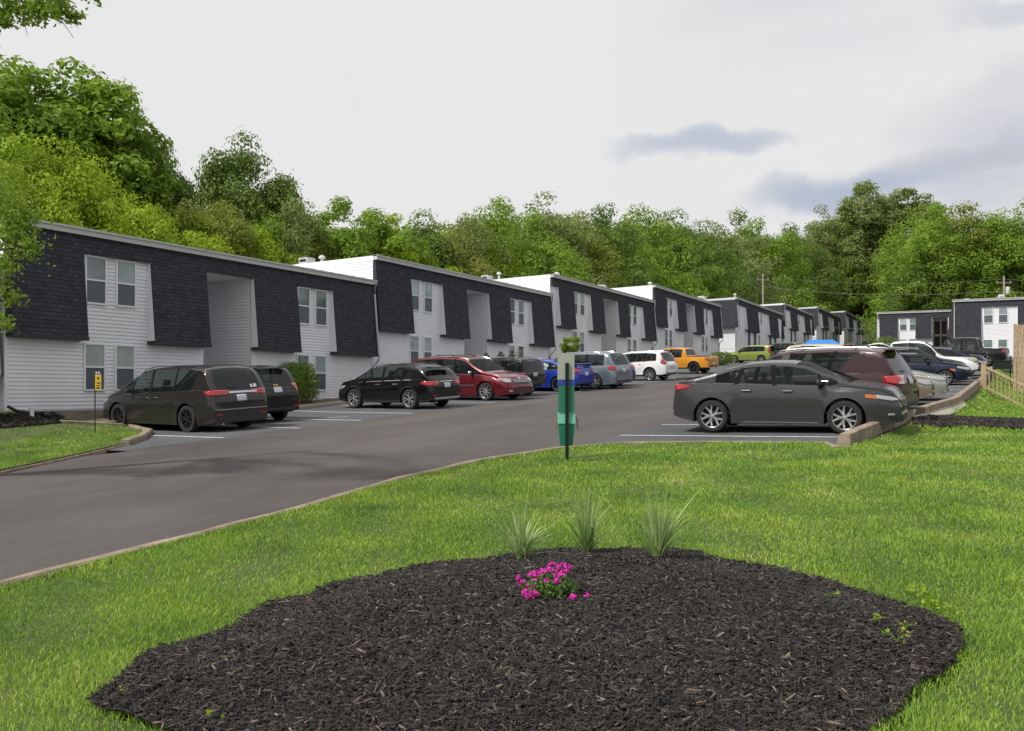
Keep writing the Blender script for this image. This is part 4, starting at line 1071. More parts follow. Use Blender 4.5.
# --- left bays
S = minivan(pt=paint('bronze_grey', (.040, .036, .034), .5), spokes=(5, True), rimmat=M_ALLOYD, rw=.365, rails=(-1.9, .6), railmat=M_BLACK, handlemat=M_CHROME, beltmat=M_CHROME,
   glass=[(-2.12, 1.22)], gmat=M_GLASS, wtop=.40,
   pillars=[((-1.04, -.96), (-1.10, -1.02)), ((-.02, .08), (-.05, .04)), ((.86, .92), (.72, .77)), ((-2.3, -1.72), (-2.2, -1.95), paint('bronze_grey', (.040, .036, .034), .5), .0)])
S = stdpatches(S, tl=(.99, 1.12), tlw=(-.52, .26), plate=.90, hl=(.70, .84), extra=gatelines(S, .62, 0)+wiper(S, 1.17)+[
   ('tail_bar', [(-.55, 1.03), (.55, 1.03)], [(-.55, 1.08), (.55, 1.08)], M_CHROME, 'r', .012), ('bumper_crease', [(-.85, .60), (.85, .60)], [(-.85, .625), (.85, .625)], M_CHROME, 'r', .006),
   ('window_sticker', [(-.60, 1.16), (-.48, 1.16)], [(-.60, 1.25), (-.50, 1.25)], M_PLATE, 'r', .012), ('window_sticker', [(-.46, 1.16), (-.38, 1.16)], [(-.46, 1.24), (-.38, 1.24)], M_PLATE, 'r', .012)])
S['patches'][0] = ('taillight', [(-.42, .99), (-.2, .975), (0, .98), (.16, 1.03)], [(-.42, 1.10), (-.2, 1.12), (0, 1.11), (.16, 1.08)], M_RED, 'cr', .014, .012)
r1 = put_wheel(S, 188, 432.5, 0, NL_, 'dark bronze grey minivan parked nose in beside the grass island, rear to us', 'minivan', GL)
S = suv(L=4.77, W=1.84, H=1.70, pt=paint('black_suv', (.005, .005, .006), .4), rails=(-1.6, .2), spoiler=(-1.98, 1.60, .62, .22))
S = stdpatches(S, tl=(.86, 1.16), tlw=(-.14, .14), plate=.98, extra=gatelines(S, .74, 0)+wiper(S, 1.22)+[('gold_badge', [(-.09, 1.10), (.09, 1.10)], [(-.07, 1.14), (.11, 1.14)], mat('gold', (.5, .33, .08), .3, metal=.8), 'r', .016), ('lower_reflector', [(-.12, .50), (.04, .50)], [(-.12, .66), (.04, .66)], M_RED, 'cr', .012)])
put(S, r1.location.x-.85, r1.location.y+2.65, NL_, 'black utility vehicle with gold badge on the tailgate, right of the bronze minivan', 'suv', GL)
S = suv(L=4.42, W=1.80, H=1.56, pt=paint('black_gloss', (.005, .005, .006), .3), beltmat=M_CHROME, rw=.35, spokes=(5, True), rails=(-1.3, .4), railmat=M_BLACK, clad=.33, spoiler=(-1.86, 1.40, .60, .20), sill=.22,
   rtop=-1.62, rbase=-2.02, glass=[(-1.35, 1.08)], handlemat=M_CHROME)
S['top'] = [(x, z if z < 1.0 else 1.0+(z-1.0)*.70 if x < 0 else z*.93) for x, z in S['top']]
S['top'] = [(-2.21, .68), (-2.19, .96), (-2.08, 1.06), (-1.88, 1.28), (-1.70, 1.42), (-1.5, 1.49), (-.9, 1.54), (-.3, 1.56), (.2, 1.53), (.6, 1.43), (1.0, 1.22), (1.32, 1.04), (1.5, 1.01), (1.9, .93), (2.05, .83), (2.16, .70), (2.19, .62), (2.21, .5)]
S['belt'] = [(-2.21, .62), (-2.15, .92), (-1.9, 1.02), (-1.2, 1.0), (0, .96), (1.0, .92), (1.4, .90), (1.9, .82), (2.05, .7), (2.21, .48)]
S.update(cowl=1.33, wtop=.42, wtop_=0, mirror=.82)
S['doors'] = [[(-.95, .98), (-.92, .8), (-.82, .62)], [(-.06, .96), (-.06, .6), (-.06, .35)], [(.98, .92), (1.02, .7), (.98, .35)]]; S['doorspan'] = (-.7, .95); S['handles'] = [(-.66, .86), (.16, .85)]
S['pillars'] = [((-.98, -.86), (-1.06, -.96)), ((-.10, 0), (-.16, -.06)), ((.80, .85), (.72, .76))]
S = stdpatches(S, tl=(.80, .96), tlw=(-.34, .26), plate=.80, hl=(.64, .78), extra=gatelines(S, .62, 0)+[('badge_bar', [(-.35, .92), (.35, .92)], [(-.35, .95), (.35, .95)], M_CHROME, 'r', .014), ('skid_plate', [(-.6, .30), (.6, .30)], [(-.7, .40), (.7, .40)], M_ALLOY, 'r', .02)])
put_wheel(S, 410, 409.5, 0, NL_, 'glossy black crossover with chrome window line and twin spoke wheels, nose toward the shrub', 'suv', GL)
S = minivan(L=5.14, W=1.99, H=1.75, pt=paint('red', (.14, .007, .013), .4), rails=(-1.7, .6), railmat=M_CHROME, bars=(-1.2, -.2), handlemat=M_CHROME, mirmat=M_CHROME, spokes=(9, False), gmat=M_GLASS, tumble=.2)
S['top'] = [(-2.57, .70), (-2.55, 1.0), (-2.50, 1.12), (-2.33, 1.50), (-2.22, 1.64), (-2.1, 1.70), (-1.5, 1.745), (-.6, 1.75), (.1, 1.72), (.45, 1.66), (.9, 1.40), (1.38, 1.14), (1.55, 1.09), (2.0, 1.01), (2.30, .92), (2.42, .80), (2.52, .66), (2.55, .6), (2.57, .48)]
S.update(cowl=1.40, wtop=.50)
S = stdpatches(S, hl=(.70, .86), hlw=(-.22, .30), grille=(.62, .84, .48), low=(.30, .42), extra=[('grille_bar', [(-.5, .70+.045*i), (.5, .70+.045*i)], [(-.5, .715+.045*i), (.5, .715+.045*i)], M_CHROME, 'f', .02) for i in range(3)]+[('side_moulding', [(-1.0, .60), (1.3, .58)], [(-1.0, .635), (1.3, .615)], M_CHROME, 'y', .01)])
put_wheel(S, 486, 400.8, 1, -R(8), 'red minivan backed in with chrome mirror and grille, nose to the lane', 'minivan', GL)
def jeep_extra(root, q):
    for i, (x, y, s_, m) in enumerate([(-1.3, .45, .24, M_BLACK), (-1.0, -.3, .18, M_WOODP), (-.6, .3, .22, M_BLACK), (-.2, -.35, .2, M_WOODP), (.15, .3, .2, M_BLACK)]):
        b = MB(); b.tube([(x, y, q['zt'](x)+.04), (x, y, q['zt'](x)+.04+s_)], [.10, .06], 8); b.tube([(x-.15, y, q['zt'](x)+.09), (x+.15, y, q['zt'](x)+.09)], .05, 6); b.build('rack_load', m, root, smooth=True)
    b = MB(); b.tube([(-.9, .70, 1.0), (-.9, .70, 2.0)], .008, 5) if False else b.box(-2.14, -2.05, -.75, .75, .50, .64); b.build('rear_bumper', M_BLACK, root, bevel=.02)
bx = dict(top=[(-2.12, .78), (-2.115, .98), (-2.10, 1.05), (-2.02, 1.48), (-1.99, 1.55), (-1.9, 1.60), (-1.2, 1.63), (-.2, 1.63), (.35, 1.60), (.45, 1.56), (.92, 1.12), (1.0, 1.09), (1.5, 1.06), (1.95, 1.02), (2.05, .95), (2.10, .80), (2.12, .6)],
     belt=[(-2.12, .72), (-2.1, .98), (-1.8, 1.03), (0, 1.02), (1.0, 1.0), (1.9, .95), (2.12, .58)], cowl=.95, wtop=.42, rtop=-1.97, rbase=-2.10, glass=[(-1.85, .72)], nf=.10, nr=.05, rn=.3, rr=.2, tumble=.18)
S = suv(L=4.24, W=1.79, H=1.63, pt=paint('jeep_black', (.005, .005, .006), .2), rw=.37, clad=.42, sill=.36, rails=(-1.7, .2), railmat=M_BLACK, axles=(-1.20, 1.38), extra=jeep_extra, mirror=.62,
   doors=[[(-.95, 1.0), (-.92, .8), (-.85, .6)], [(-.12, 1.0), (-.12, .7), (-.12, .42)], [(.80, 1.0), (.82, .7), (.8, .42)]], doorspan=(-.8, .8), handles=[(-.75, .92), (.05, .92)],
   pillars=[((-1.12, -.98), (-1.12, -.98), paint('jeep_black', (.005, .005, .006), .2)), ((-.18, -.06), (-.18, -.06)), ((.58, .62), (.46, .50))], **bx)
S = stdpatches(S, tl=(.80, 1.0), tlw=(-.12, .12), plate=.90, extra=gatelines(S, .72, 0))
RD_ = gnd(486, 400.8)
put(S, -19.2, RD_.y+3.9, NL_, 'boxy black off road vehicle with gear on its roof rack, right of the red minivan', 'suv', GL)
S = sedan(L=4.6, W=1.80, H=1.47, pt=paint('blue', (.010, .040, .36), .4), rimmat=M_ALLOYD, spoiler=(-2.02, 1.22, .68, .22), wing=.16, spmat=paint('blue', (.010, .040, .36), .4), rw=.33)
put_wheel(stdpatches(S, plate=.78), 558, 391.8, 0, NL_, 'bright blue sedan with a raised rear wing behind the waste station sign', 'car', GL)
BLU = gnd(558, 391.8)
S = minivan(L=5.09, W=1.98, H=1.75, pt=paint('steel', (.20, .25, .29), .6), rails=(-1.7, .6), railmat=M_CHROME, rimmat=M_ALLOY, spokes=(7, False), clad=0)
S = stdpatches(S, tl=(.88, 1.08), tlw=(-.18, .20), plate=.86, extra=gatelines(S, .66, 0)+[('side_moulding', [(-1.9, .56), (1.9, .53)], [(-1.9, .60), (1.9, .57)], paint('steel', (.20, .25, .29), .6), 'y', .012)])
put_wheel(S, 595, 389.3, 0, NL_, 'silver blue minivan right of the sign, tail to the lane', 'minivan', GL)
SIL = gnd(595, 389.3)
S = sedan(L=4.5, W=1.8, H=1.50, pt=paint('white3', (.68, .69, .69), .0))
put(stdpatches(S), -20.2, (BLU.y+SIL.y)/2+1.6, NL_, 'white car roof glimpsed between the blue sedan and the silver minivan', 'car', GL)
S = sedan(L=4.65, W=1.8, H=1.45, pt=paint('violet', (.035, .030, .22), .4), spoiler=(-2.05, 1.13, .6, .2))
put(stdpatches(S, tl=(.86, 1.0), tlw=(-.4, .2)), -18.6, SIL.y+.95+3.0, NL_, 'violet blue sedan tail showing between the silver minivan and white crossover', 'car', GL)
S = suv(L=4.6, W=1.855, H=1.69, pt=paint('white4', (.72, .73, .73), .05), spokes=(5, True), rimmat=M_ALLOY, rails=(-1.5, .3), railmat=M_CHROME, beltmat=M_CHROME)
S = stdpatches(S, tl=(.94, 1.14), tlw=(-.22, .16), plate=.80, extra=gatelines(S, .66, 0)+[('upright_taillight', [(-.05, 1.10), (.10, 1.10)], [(-.02, 1.38), (.06, 1.38)], M_RED, 'cr', .014, .01)])
put_wheel(S, 650, 381, 0, NL_, 'white crossover with tall red tail lamps, left of the orange pickup', 'suv', GL)
S = pickup(pt=paint('orange', (.62, .26, .012), .1), rimmat=M_ALLOYD, spokes=(6, False))
S = stdpatches(S, tl=(.86, 1.06), tlw=(-.07, .12), tlm=mat('smoked_lamp', (.10, .01, .01), .1, coat=1), plate=.66, extra=gatelines(S, .66, 0))
put_wheel(S, 694, 374, 0, NL_, 'orange compact pickup truck with black wheels and black bed cover', 'pickup truck', GL)
S = suv(L=4.12, W=1.79, H=1.62, pt=paint('green', (.24, .31, .06), .2), rails=None, clad=.30, sill=.22, rimmat=M_ALLOY, spokes=(8, False), axles=(-1.27, 1.28), rw=.34, nr=.05, rr=.2,
   top=[(-2.06, .68), (-2.055, .92), (-2.04, 1.02), (-1.98, 1.42), (-1.95, 1.52), (-1.85, 1.57), (-1.2, 1.60), (-.2, 1.62), (.3, 1.59), (.45, 1.55), (.8, 1.33), (1.15, 1.10), (1.3, 1.06), (1.75, .98), (1.92, .86), (2.02, .70), (2.06, .52)],
   belt=[(-2.06, .62), (-2.04, .95), (-1.8, 1.07), (0, 1.02), (1.1, .99), (1.7, .90), (1.95, .74), (2.06, .5)], cowl=1.17, wtop=.45, rtop=-1.94, rbase=-2.03, glass=[(-1.55, .95)],
   pillars=[((-.95, -.83), (-.98, -.88)), ((-.12, -.02), (-.14, -.04)), ((.75, .80), (.66, .70))], doors=[[(-.98, 1.04), (-.95, .8), (-.85, .6)], [(-.07, 1.0), (-.07, .6), (-.07, .33)], [(.95, .98), (.98, .7), (.95, .33)]], doorspan=(-.8, .95), handles=[(-.68, .90), (.18, .89)], mirror=.80)
S = stdpatches(S, tl=(.90, 1.36), tlw=(-.06, .10), plate=.70)
put_wheel(S, 761.5, 363, 0, NL_, 'lime green boxy hatchback below the fifth townhouse', 'car', GL)
S = suv(L=4.7, W=1.88, H=1.80, pt=paint('slate2', (.028, .032, .042), .3))
p = ray(785, 391, 86); put(stdpatches(S), p.x-.6, p.y, NL_, 'dark blue grey utility vehicle just right of the lime green hatchback', 'suv', GL)

# ------------------------------------------------------------------ small things on the ground
def post_sign():
    # pet waste station seen from the back
    P = at(567, 15.0, LH); 
    z0 = P.z-.02; S_ = 15.0/950
    gnd_z = P.z; base = (391-457)*S_
    r = empty('waste_station', (P.x, P.y, gnd_z), TH, 'green pet waste station on a steel post, blank back of its sign above a bin', 'waste station')
    # local x = right across the view, y = away; sizes in metres from the photo
    top = (391-353)*S_-gnd_z
    def zz_(py): return (391-py)*S_-gnd_z
    def xx(px): return (px-567)*S_
    m = MB(); m.box(-.028, .028, -.012, -.002, -.1, zz_(363)); m.box(-.028, -.020, -.03, -.012, -.1, zz_(363)); m.box(.020, .028, -.03, -.012, -.1, zz_(363)); m.build('post', mat('post_green', (.012, .030, .024), .5, metal=.4), r)
    for k in range(13):
        h = MB(); h.tube([(0, -.0125, zz_(452)+k*.10), (0, -.0145, zz_(452)+k*.10)], .007, 8); h.build('bolt', M_ALLOYD, r)
    g = mat('station_green', (.010, .16, .085), .45); gl = mat('station_pale_green', (.13, .42, .30), .5)
    m = MB(); m.box(xx(557.5), xx(574.5), .004, .012, zz_(380), zz_(353.5)); m.build('sign_back', mat('sign_back', (.33, .35, .29), .6, noise=(5, .08)), r)
    m = MB(); m.box(xx(557.5), xx(575), .003, .013, zz_(385.5), zz_(379.5)); m.build('blue_strip', mat('sign_blue', (.02, .05, .30), .5), r)
    m = MB(); m.box(xx(558.5), xx(574.5), .006, .11, zz_(412.5), zz_(386)); m.build('bag_box', g, r, bevel=.006)
    m = MB(); m.hexa([(xx(558), -.0, zz_(424)), (xx(576), .0, zz_(424)), (xx(576), .26, zz_(424)), (xx(558), .26, zz_(424)), (xx(558), .02, zz_(413)), (xx(575.5), .02, zz_(413)), (xx(575.5), .24, zz_(413)), (xx(558), .24, zz_(413))]); m.build('bin_lid', gl, r, bevel=.008)
    m = MB(); m.hexa([(xx(560.5), .03, zz_(446)), (xx(573), .03, zz_(446)), (xx(573), .2, zz_(446)), (xx(560.5), .2, zz_(446)), (xx(558.5), .01, zz_(424.3)), (xx(575), .01, zz_(424.3)), (xx(575), .24, zz_(424.3)), (xx(558.5), .24, zz_(424.3))]); m.build('bin', g, r, bevel=.006)
    for s in (-1, 1):
        m = MB(); x = xx(558) if s < 0 else xx(576)
        m.tube([(x, .1, zz_(417)), (x+s*.03, .09, zz_(420)), (x+s*.025, .08, zz_(426)), (x+s*.045, .08, zz_(429))], .012, 6); m.build('latch', mat('latch', (.20, .13, .09), .6), r, smooth=True)
    # yellow notice on a thin stake, island
    d = gnd(95, 436); dd = -d.x*SN+d.y*CS; k = dd/950
    r = empty('stake_sign', (d.x, d.y, G(d.x, d.y)+LH), TH, 'small yellow notice on a thin dark stake in the left grass island', 'sign')
    def z2(py): return (391-py)*k-(G(d.x, d.y)+LH)
    m = MB(); m.box(-.012, .012, -.012, .012, -.1, z2(374)); m.build('stake', M_BLACK, r)
    m = MB(); m.box(.5*k, 6.5*k, -.022, -.016, z2(390), z2(374.5)); pl = m.build('yellow_plate', mat('yellow', (.62, .42, .02), .5), r)
    mk = MB()
    for (a, b, c, e) in ((2.4, 4.6, 379.5, 377.2), (1.6, 2.4, 383.5, 382.5), (2.8, 5.4, 383.8, 382.2), (1.6, 3.4, 386, 385.0), (3.8, 5.6, 386.4, 385.0), (1.8, 5.2, 388.8, 387.2)): mk.box(a*k, b*k, -.024, -.0222, z2(c), z2(e))
    mk.build('lettering', M_BLACK, pl)
    m = MB(); m.box(.3*k, 6.2*k, -.022, -.016, z2(374.4), z2(371)); bl = m.build('blue_plate', mat('sign_navy', (.02, .03, .12), .5), r)
    for q in (1.2, 3.8):
        c_ = MB(); c_.lathe([(0, 0), (.9*k, 0)], 12, Matrix.Translation((q*k+.5*k, -.0235, z2(372.7))) @ Matrix.Rotation(R(90), 4, 'X')); c_.build('mark', M_TRIM, bl)
post_sign()
# cleanout pipe, hose and stone at the wall
p = ray(32, 391, 25.6); p.z = G(p.x, p.y)+LH
r = empty('cleanout_pipe', p, 0, 'short white capped pipe standing in the dark mulch by the wall', 'pipe'); m = MB(); m.lathe([(0, .30), (.07, .30), (.075, .24), (.055, .23), (.055, -.05)], 14); m.build('pipe', M_TRIM, r, smooth=True)
p = ray(49, 391, 25.9); p.z = G(p.x, p.y)+LH; r = empty('drain_end', p, 0, 'round black drain outlet right of the white pipe', 'drain pipe'); m = MB(); m.lathe([(.06, -.02), (.075, .0), (.075, .22), (.06, .22), (.06, -.02)], 16, Matrix.Translation((0, 0, .06)) @ Matrix.Rotation(R(75), 4, 'X')); m.build('outlet', M_BLACK, r, smooth=True)
p = ray(20, 391, 25.6); p.z = G(p.x, p.y)+LH; r = empty('drain_hose', p, 0, 'grey flexible hose end lifting out of the mulch left of the white pipe', 'hose'); m = MB(); m.tube([(.1, .6, .06), (.0, .2, .07), (0, -.1, .12), (0, -.35, .24)], .045, 8); m.build('hose', M_ALLOYD, r, smooth=True)
# mulch strips
def mulchpoly(name, pxs, h, label, n=0):
    pts = [gnd(*q) for q in pxs]; poly = [(q.x, q.y) for q in pts]
    sheet(name, poly, lambda x, y: G(x, y)+LH+h, .25, M_MULCH); return poly
strip1 = mulchpoly('mulch_strip', [(918, 421), (960, 420), (1060, 424), (1060, 434), (960, 430.5), (912, 428)], .03, '')
strip2 = mulchpoly('mulch_strip', [(-40, 419), (0, 418), (50, 416.5), (64, 420), (60, 426), (20, 430), (-60, 436)], .03, '')

# railing with balusters descending to the right, tall board fence, bench-like grill frame
def railing():
    a = Vector((curbx(43.6)+.32, 43.6)); z0 = G(a.x, a.y)
    r = empty('wood_railing', (a.x, a.y, z0), 0, 'weathered wooden stair railing sloping down to the right from the kerb end', 'railing')
    D = Vector((.94, -.34)); slope = -.52; n = 20; Lr = 3.4
    m = MB(); m.box(-.10, .10, -.10, .10, -.3, 1.10); m.build('post', M_WOOD, r, bevel=.01)
    def q(t, z): return (D.x*t, D.y*t, z)
    def beam(t0, t1, za, zb, wd, name):
        nrm = Vector((-D.y, D.x))*wd/2; pts = []
        for (z_0, z_1) in ((0, 0), (zb, zb)):
            for t, s in ((t0, -1), (t1, -1), (t1, 1), (t0, 1)): pts.append((D.x*t+nrm.x*s, D.y*t+nrm.y*s, za+slope*t+z_0))
        b = MB(); b.hexa(pts); b.build(name, M_WOOD, r)
    beam(.05, Lr, .93, .09, .14, 'handrail'); beam(.05, Lr, .12, .07, .06, 'bottom_rail')
    for k in range(n):
        t = .22+k*.155; b = MB(); nrm = .02
        b.box(D.x*t-.022, D.x*t+.022, D.y*t-.022, D.y*t+.022, .05+slope*t, .95+slope*t); b.build('baluster', M_WOOD, r)
    m = MB(); m.box(D.x*Lr-.07, D.x*Lr+.07, D.y*Lr-.07, D.y*Lr+.07, slope*Lr-.4, slope*Lr+1.05); m.build('post', M_WOOD, r)
    m = MB(); m.box(-1.1+.1, -.1, .02, .08, .0, .14) if False else m.box(-.05, .05, .1, 1.6, .02, .12); m.build('side_rail', M_WOOD, r)
railing()
def board_fence():
    d = 47.0; a = ray(1015, 391, d); a.z = (391-385)/950*d
    r = empty('board_fence', (a.x, a.y, a.z), 0, 'tall tan wooden board fence cut off by the right frame edge', 'fence')
    H_ = (385-324)/950*d; m = MB(); m.box(-.07, .07, -.07, .07, -1.0, H_); m.build('post', M_WOOD, r, bevel=.008)
    for k in range(24):
        b = MB(); x = .08+k*.152; z1 = H_-.02-random.uniform(0, .02)
        b.box(x, x+.143, -.02-.01*(k % 2), .004, -1.6, z1); b.build('board', M_WOOD, r)
    m = MB(); m.box(.07, 3.7, .006, .05, H_-.4, H_-.3); m.box(.07, 3.7, .006, .05, .3, .4); m.build('rail', M_WOOD, r)
board_fence()
def grill():
    d = 50.0; a = ray(1002, 391, d); z = G(a.x, a.y)+LH; k = d/950
    z = (391-385)*k
    r = empty('notice_frame', (a.x, a.y, z), 0.25, 'dark green box on two thin legs on the grass by the black pickup tail', 'box')
    m = MB(); m.box(-.42, .42, -.2, .2, .85, 1.25); m.build('box', mat('dark_green', (.012, .025, .018), .5), r, bevel=.02)
    for s in (-1, 1): m = MB(); m.box(s*.40-.03, s*.40+.03, -.03, .03, -.6, 1.5); m.build('leg', M_BLACK, r)
    m = MB(); m.box(-.55, .55, -.22, .22, 1.25, 1.29); m.build('lid', M_BLACK, r)
grill()
# blue tarp canopy behind the cream van
d = 78.0; a = ray(821, 391, d); k = d/950; zt_ = (391-340)*k; zb_c = G(a.x, a.y)
r = empty('canopy', (a.x, a.y, zb_c), TH, 'bright blue fabric canopy roof above the cream van', 'canopy')
hh = zt_-zb_c; m = MB(); wx = 17.5*k
m.hexa([(-wx, -1.3, hh-.55), (wx, -1.3, hh-.55), (wx, 1.3, hh-.55), (-wx, 1.3, hh-.55), (-wx*.65, -.35, hh), (wx*.6, -.35, hh), (wx*.6, .35, hh), (-wx*.65, .35, hh)])
m.box(-wx, wx, -1.32, -1.30, hh-.8, hh-.55); m.box(-wx, wx, 1.30, 1.32, hh-.8, hh-.55); m.build('fabric_roof', mat('tarp', (.03, .20, .55), .55, noise=(3, .1)), r)
for sx in (-1, 1):
    for sy in (-1, 1): m = MB(); m.tube([(sx*wx*.96, sy*1.25, 0), (sx*wx*.96, sy*1.25, hh-.55)], .03, 6); m.build('leg', M_GUTTER, r)
# utility poles and wires
poles = []
for px, dd_, ytop, ybot, lb in ((763, 150, 274, 300, 'bare utility pole behind the fifth and sixth townhouse roofs'), (1004, 128, 276, 296, 'utility pole with round transformer behind the near right building')):
    a = ray(px, 391, dd_); zg = G(a.x, a.y); zt_ = (391-ytop)*dd_/950
    r = empty('utility_pole', (a.x, a.y, zg), TH, lb, 'utility pole')
    m = MB(); m.tube([(0, 0, -.5), (0, 0, zt_-zg)], [.17, .12], 10); m.build('pole', mat('pale_pole', (.34, .30, .24), .9), r, smooth=True)
    m = MB(); m.box(-1.0, 1.0, -.05, .05, zt_-zg-1.0, zt_-zg-.85); m.build('crossarm', M_WOODP, r)
    if px > 900:
        m = MB(); m.lathe([(0, .95), (.22, .92), (.27, .85), (.27, 0), (.2, -.05), (0, -.05)], 16, Matrix.Translation((.45, -.1, zt_-zg-2.4))); m.build('transformer', M_GUTTER, r, smooth=True)
    for q in (-.9, .9): m = MB(); m.lathe([(0, .2), (.04, .18), (.05, .05), (.03, 0)], 8, Matrix.Translation((q, 0, zt_-zg-.85))); m.build('insulator', M_GUTTER, r)
    poles.append(Vector((a.x, a.y, zt_)))
a, b = poles; dv = b-a
for hz, lb, rr__ in ((-.4, 'uppermost of the sagging power lines before the wooded hill', .022), (-2.0, 'middle thicker cable between the two utility poles', .035), (-7.2, 'lowest cable crossing just above the far roofs', .028)):
    m = MB(); pts = []
    for t in np.linspace(-.6, 1.6, 45):
        u = t % 1.0; p = a+dv*t; p.z += hz-1.1*4*u*(1-u)*.8; pts.append(p)
    o = m.tube(pts, rr__, 5).build('power_line', mat('cable', (.10, .10, .10), .6), smooth=True); tag(o, lb, 'power line', 'power lines strung before the wooded hill')

# ------------------------------------------------------------------ foliage
def leaf_quads(P, N, size, rng, aspect=.6):
    """P (n,3) centres, N (n,3) rough normals -> verts (4n), faces"""
    n = len(P); N = N+rng.normal(0, .55, (n, 3)); N /= np.linalg.norm(N, axis=1, keepdims=True)+1e-9
    T = rng.normal(0, 1, (n, 3)); T -= N*(T*N).sum(1, keepdims=True); T /= np.linalg.norm(T, axis=1, keepdims=True)+1e-9
    B = np.cross(N, T); s = (size*rng.uniform(.6, 1.35, n))[:, None]
    a = T*s*.5; b = B*s*.5*aspect; fold = N*s*.12
    V = np.stack([P-a, P-b*1.0+fold, P+a, P+b+fold], 1).reshape(-1, 3)
    F = np.arange(4*n).reshape(n, 4); return V, F
def crown_cloud(rng, h, rad, nblob, nleaf, size, base=.25, shape='round', droop=0):
    """uneven crown of leafy clumps, returns verts, faces and clump centres"""
    Vs = []; Fs = []; off = 0; cs = []
    ncol = {'round': 7, 'tall': 7, 'open': 9}.get(shape, 7)
    cols = []
    for k in range(ncol):      # a crown is several leaders of unequal height
        a = 6.28*k/ncol+rng.uniform(-.4, .4); q = rad*rng.uniform(.25, .66) if k else 0
        fall = (q/rad)**2*(.34 if shape == 'round' else .26)
        cols.append((q*math.cos(a), q*math.sin(a), (1.0 if k == 0 else rng.uniform(.88, .98)-fall), rad*rng.uniform(.42, .60)))
    for i in range(nblob):
        cx, cy, tp, cr_ = cols[rng.integers(0, ncol)]; t = rng.uniform(0, 1)**.8; zc = base+(tp-base)*t*.97
        prof = max(.12, (1-t)**(.5 if shape != 'tall' else .75))*min(1, t*4+.35)
        ang = rng.uniform(0, 2*math.pi); rr_ = cr_*1.15*prof*rng.uniform(.35, 1)**.5
        c = np.array([cx+math.cos(ang)*rr_, cy+math.sin(ang)*rr_, zc*h]); br = rng.uniform(.14, .26)*rad*(1.12-.32*t)
        cs.append((c, br)); n = int(nleaf*(br/(.2*rad))**2)
        d = rng.normal(0, 1, (n, 3)); d[:, 2] = d[:, 2]*.9+.25; d /= np.linalg.norm(d, axis=1, keepdims=True)
        lump = 1+.22*np.sin(d[:, 0]*6+i)*np.cos(d[:, 1]*5+i*2)
        rad_ = rng.uniform(.35, 1.08, n)**.45*br*lump; P = c+d*rad_[:, None]*np.array([1.1, 1.1, .82]); P[:, 2] -= droop*rng.uniform(0, 1, n)*br
        V, F = leaf_quads(P, d*1.5+np.array([0, 0, .35]), size, rng); Vs.append(V); Fs.append(F+off); off += len(V)
    return np.concatenate(Vs), np.concatenate(Fs), cs
def trunk_mesh(rng, h, rad, cs, r0, base):
    m = MB(); lean = rng.normal(0, .02*h, 2); top = np.array([lean[0], lean[1], h*.82]); tr = []
    for k in range(7):
        t = k/6; tr.append((lean[0]*t+rng.normal(0, .01*h)*(t > 0), lean[1]*t+rng.normal(0, .01*h)*(t > 0), -.5+(h*.82+.5)*t))
    m.tube(tr, [r0*(1-.85*t/6) for t in range(7)], 8)
    for c, br in cs[::max(1, len(cs)//16)]:
        t = max(.15, min(.8, c[2]/h*.75-.05)); z = t*h; s = np.array([lean[0]*t, lean[1]*t, z]); mid = (s+c)/2+np.array([0, 0, -.03*h])
        rb = r0*(1-t)*.42; m.tube([tuple(s), tuple(mid), tuple(c)], [rb, rb*.6, rb*.2], 5, False)
    return m
LEAFM = {
 'mid': leafmat('leaf_mid', [(0.087, 0.162, 0.019), (0.162, 0.278, 0.028), (0.249, 0.383, 0.042), (0.336, 0.464, 0.064)], .48),
 'lime': leafmat('leaf_lime', [(0.151, 0.244, 0.016), (0.255, 0.383, 0.023), (0.36, 0.487, 0.035), (0.452, 0.557, 0.052)], .48),
 'dark': leafmat('leaf_dark', [(0.07, 0.122, 0.023), (0.116, 0.191, 0.032), (0.174, 0.261, 0.046), (0.244, 0.331, 0.064)], .48),
 'olive': leafmat('leaf_olive', [(0.128, 0.174, 0.029), (0.203, 0.249, 0.042), (0.29, 0.331, 0.06), (0.36, 0.377, 0.087)], .48),
 'grey': leafmat('leaf_grey', [(0.122, 0.174, 0.046), (0.191, 0.255, 0.07), (0.261, 0.331, 0.104), (0.331, 0.389, 0.139)], .48),
}
WORDS = {'mid': 'mid green', 'lime': 'bright yellow green', 'dark': 'deep green', 'olive': 'olive green', 'grey': 'pale grey green'}
PROTO = {}
def tree_proto(kind, v, shape, dens=1.0, size=.25):
    key = (kind, v, shape, dens)
    if key in PROTO: return PROTO[key]
    rng = np.random.default_rng(sum(ord(q)*(i_+3) for i_, q in enumerate(kind+shape))*7+v)
    h, rad = 1.0, {'round': .40, 'tall': .28, 'open': .34}[shape]
    base = {'round': .12, 'tall': .10, 'open': .30}[shape]
    nb = int({'round': 150, 'tall': 130, 'open': 100}[shape]*dens); nl = {'round': 215, 'tall': 215, 'open': 150}[shape]
    V, F, cs = crown_cloud(rng, 1.0, rad, nb, nl, size/15, base, shape)
    me = npmesh('crown', V, F, LEAFM[kind]); tm = trunk_mesh(rng, 1.0, rad, cs, .016, base).build('trunk', M_BARK, smooth=True)
    PROTO[key] = (me.data, tm.data); bpy.data.objects.remove(me); bpy.data.objects.remove(tm); return PROTO[key]
TN = [0]
def dmin(px):
    if px > 905: return 148
    return min(222, 39.5/max(.05, SN-CS*(px-512)/950))
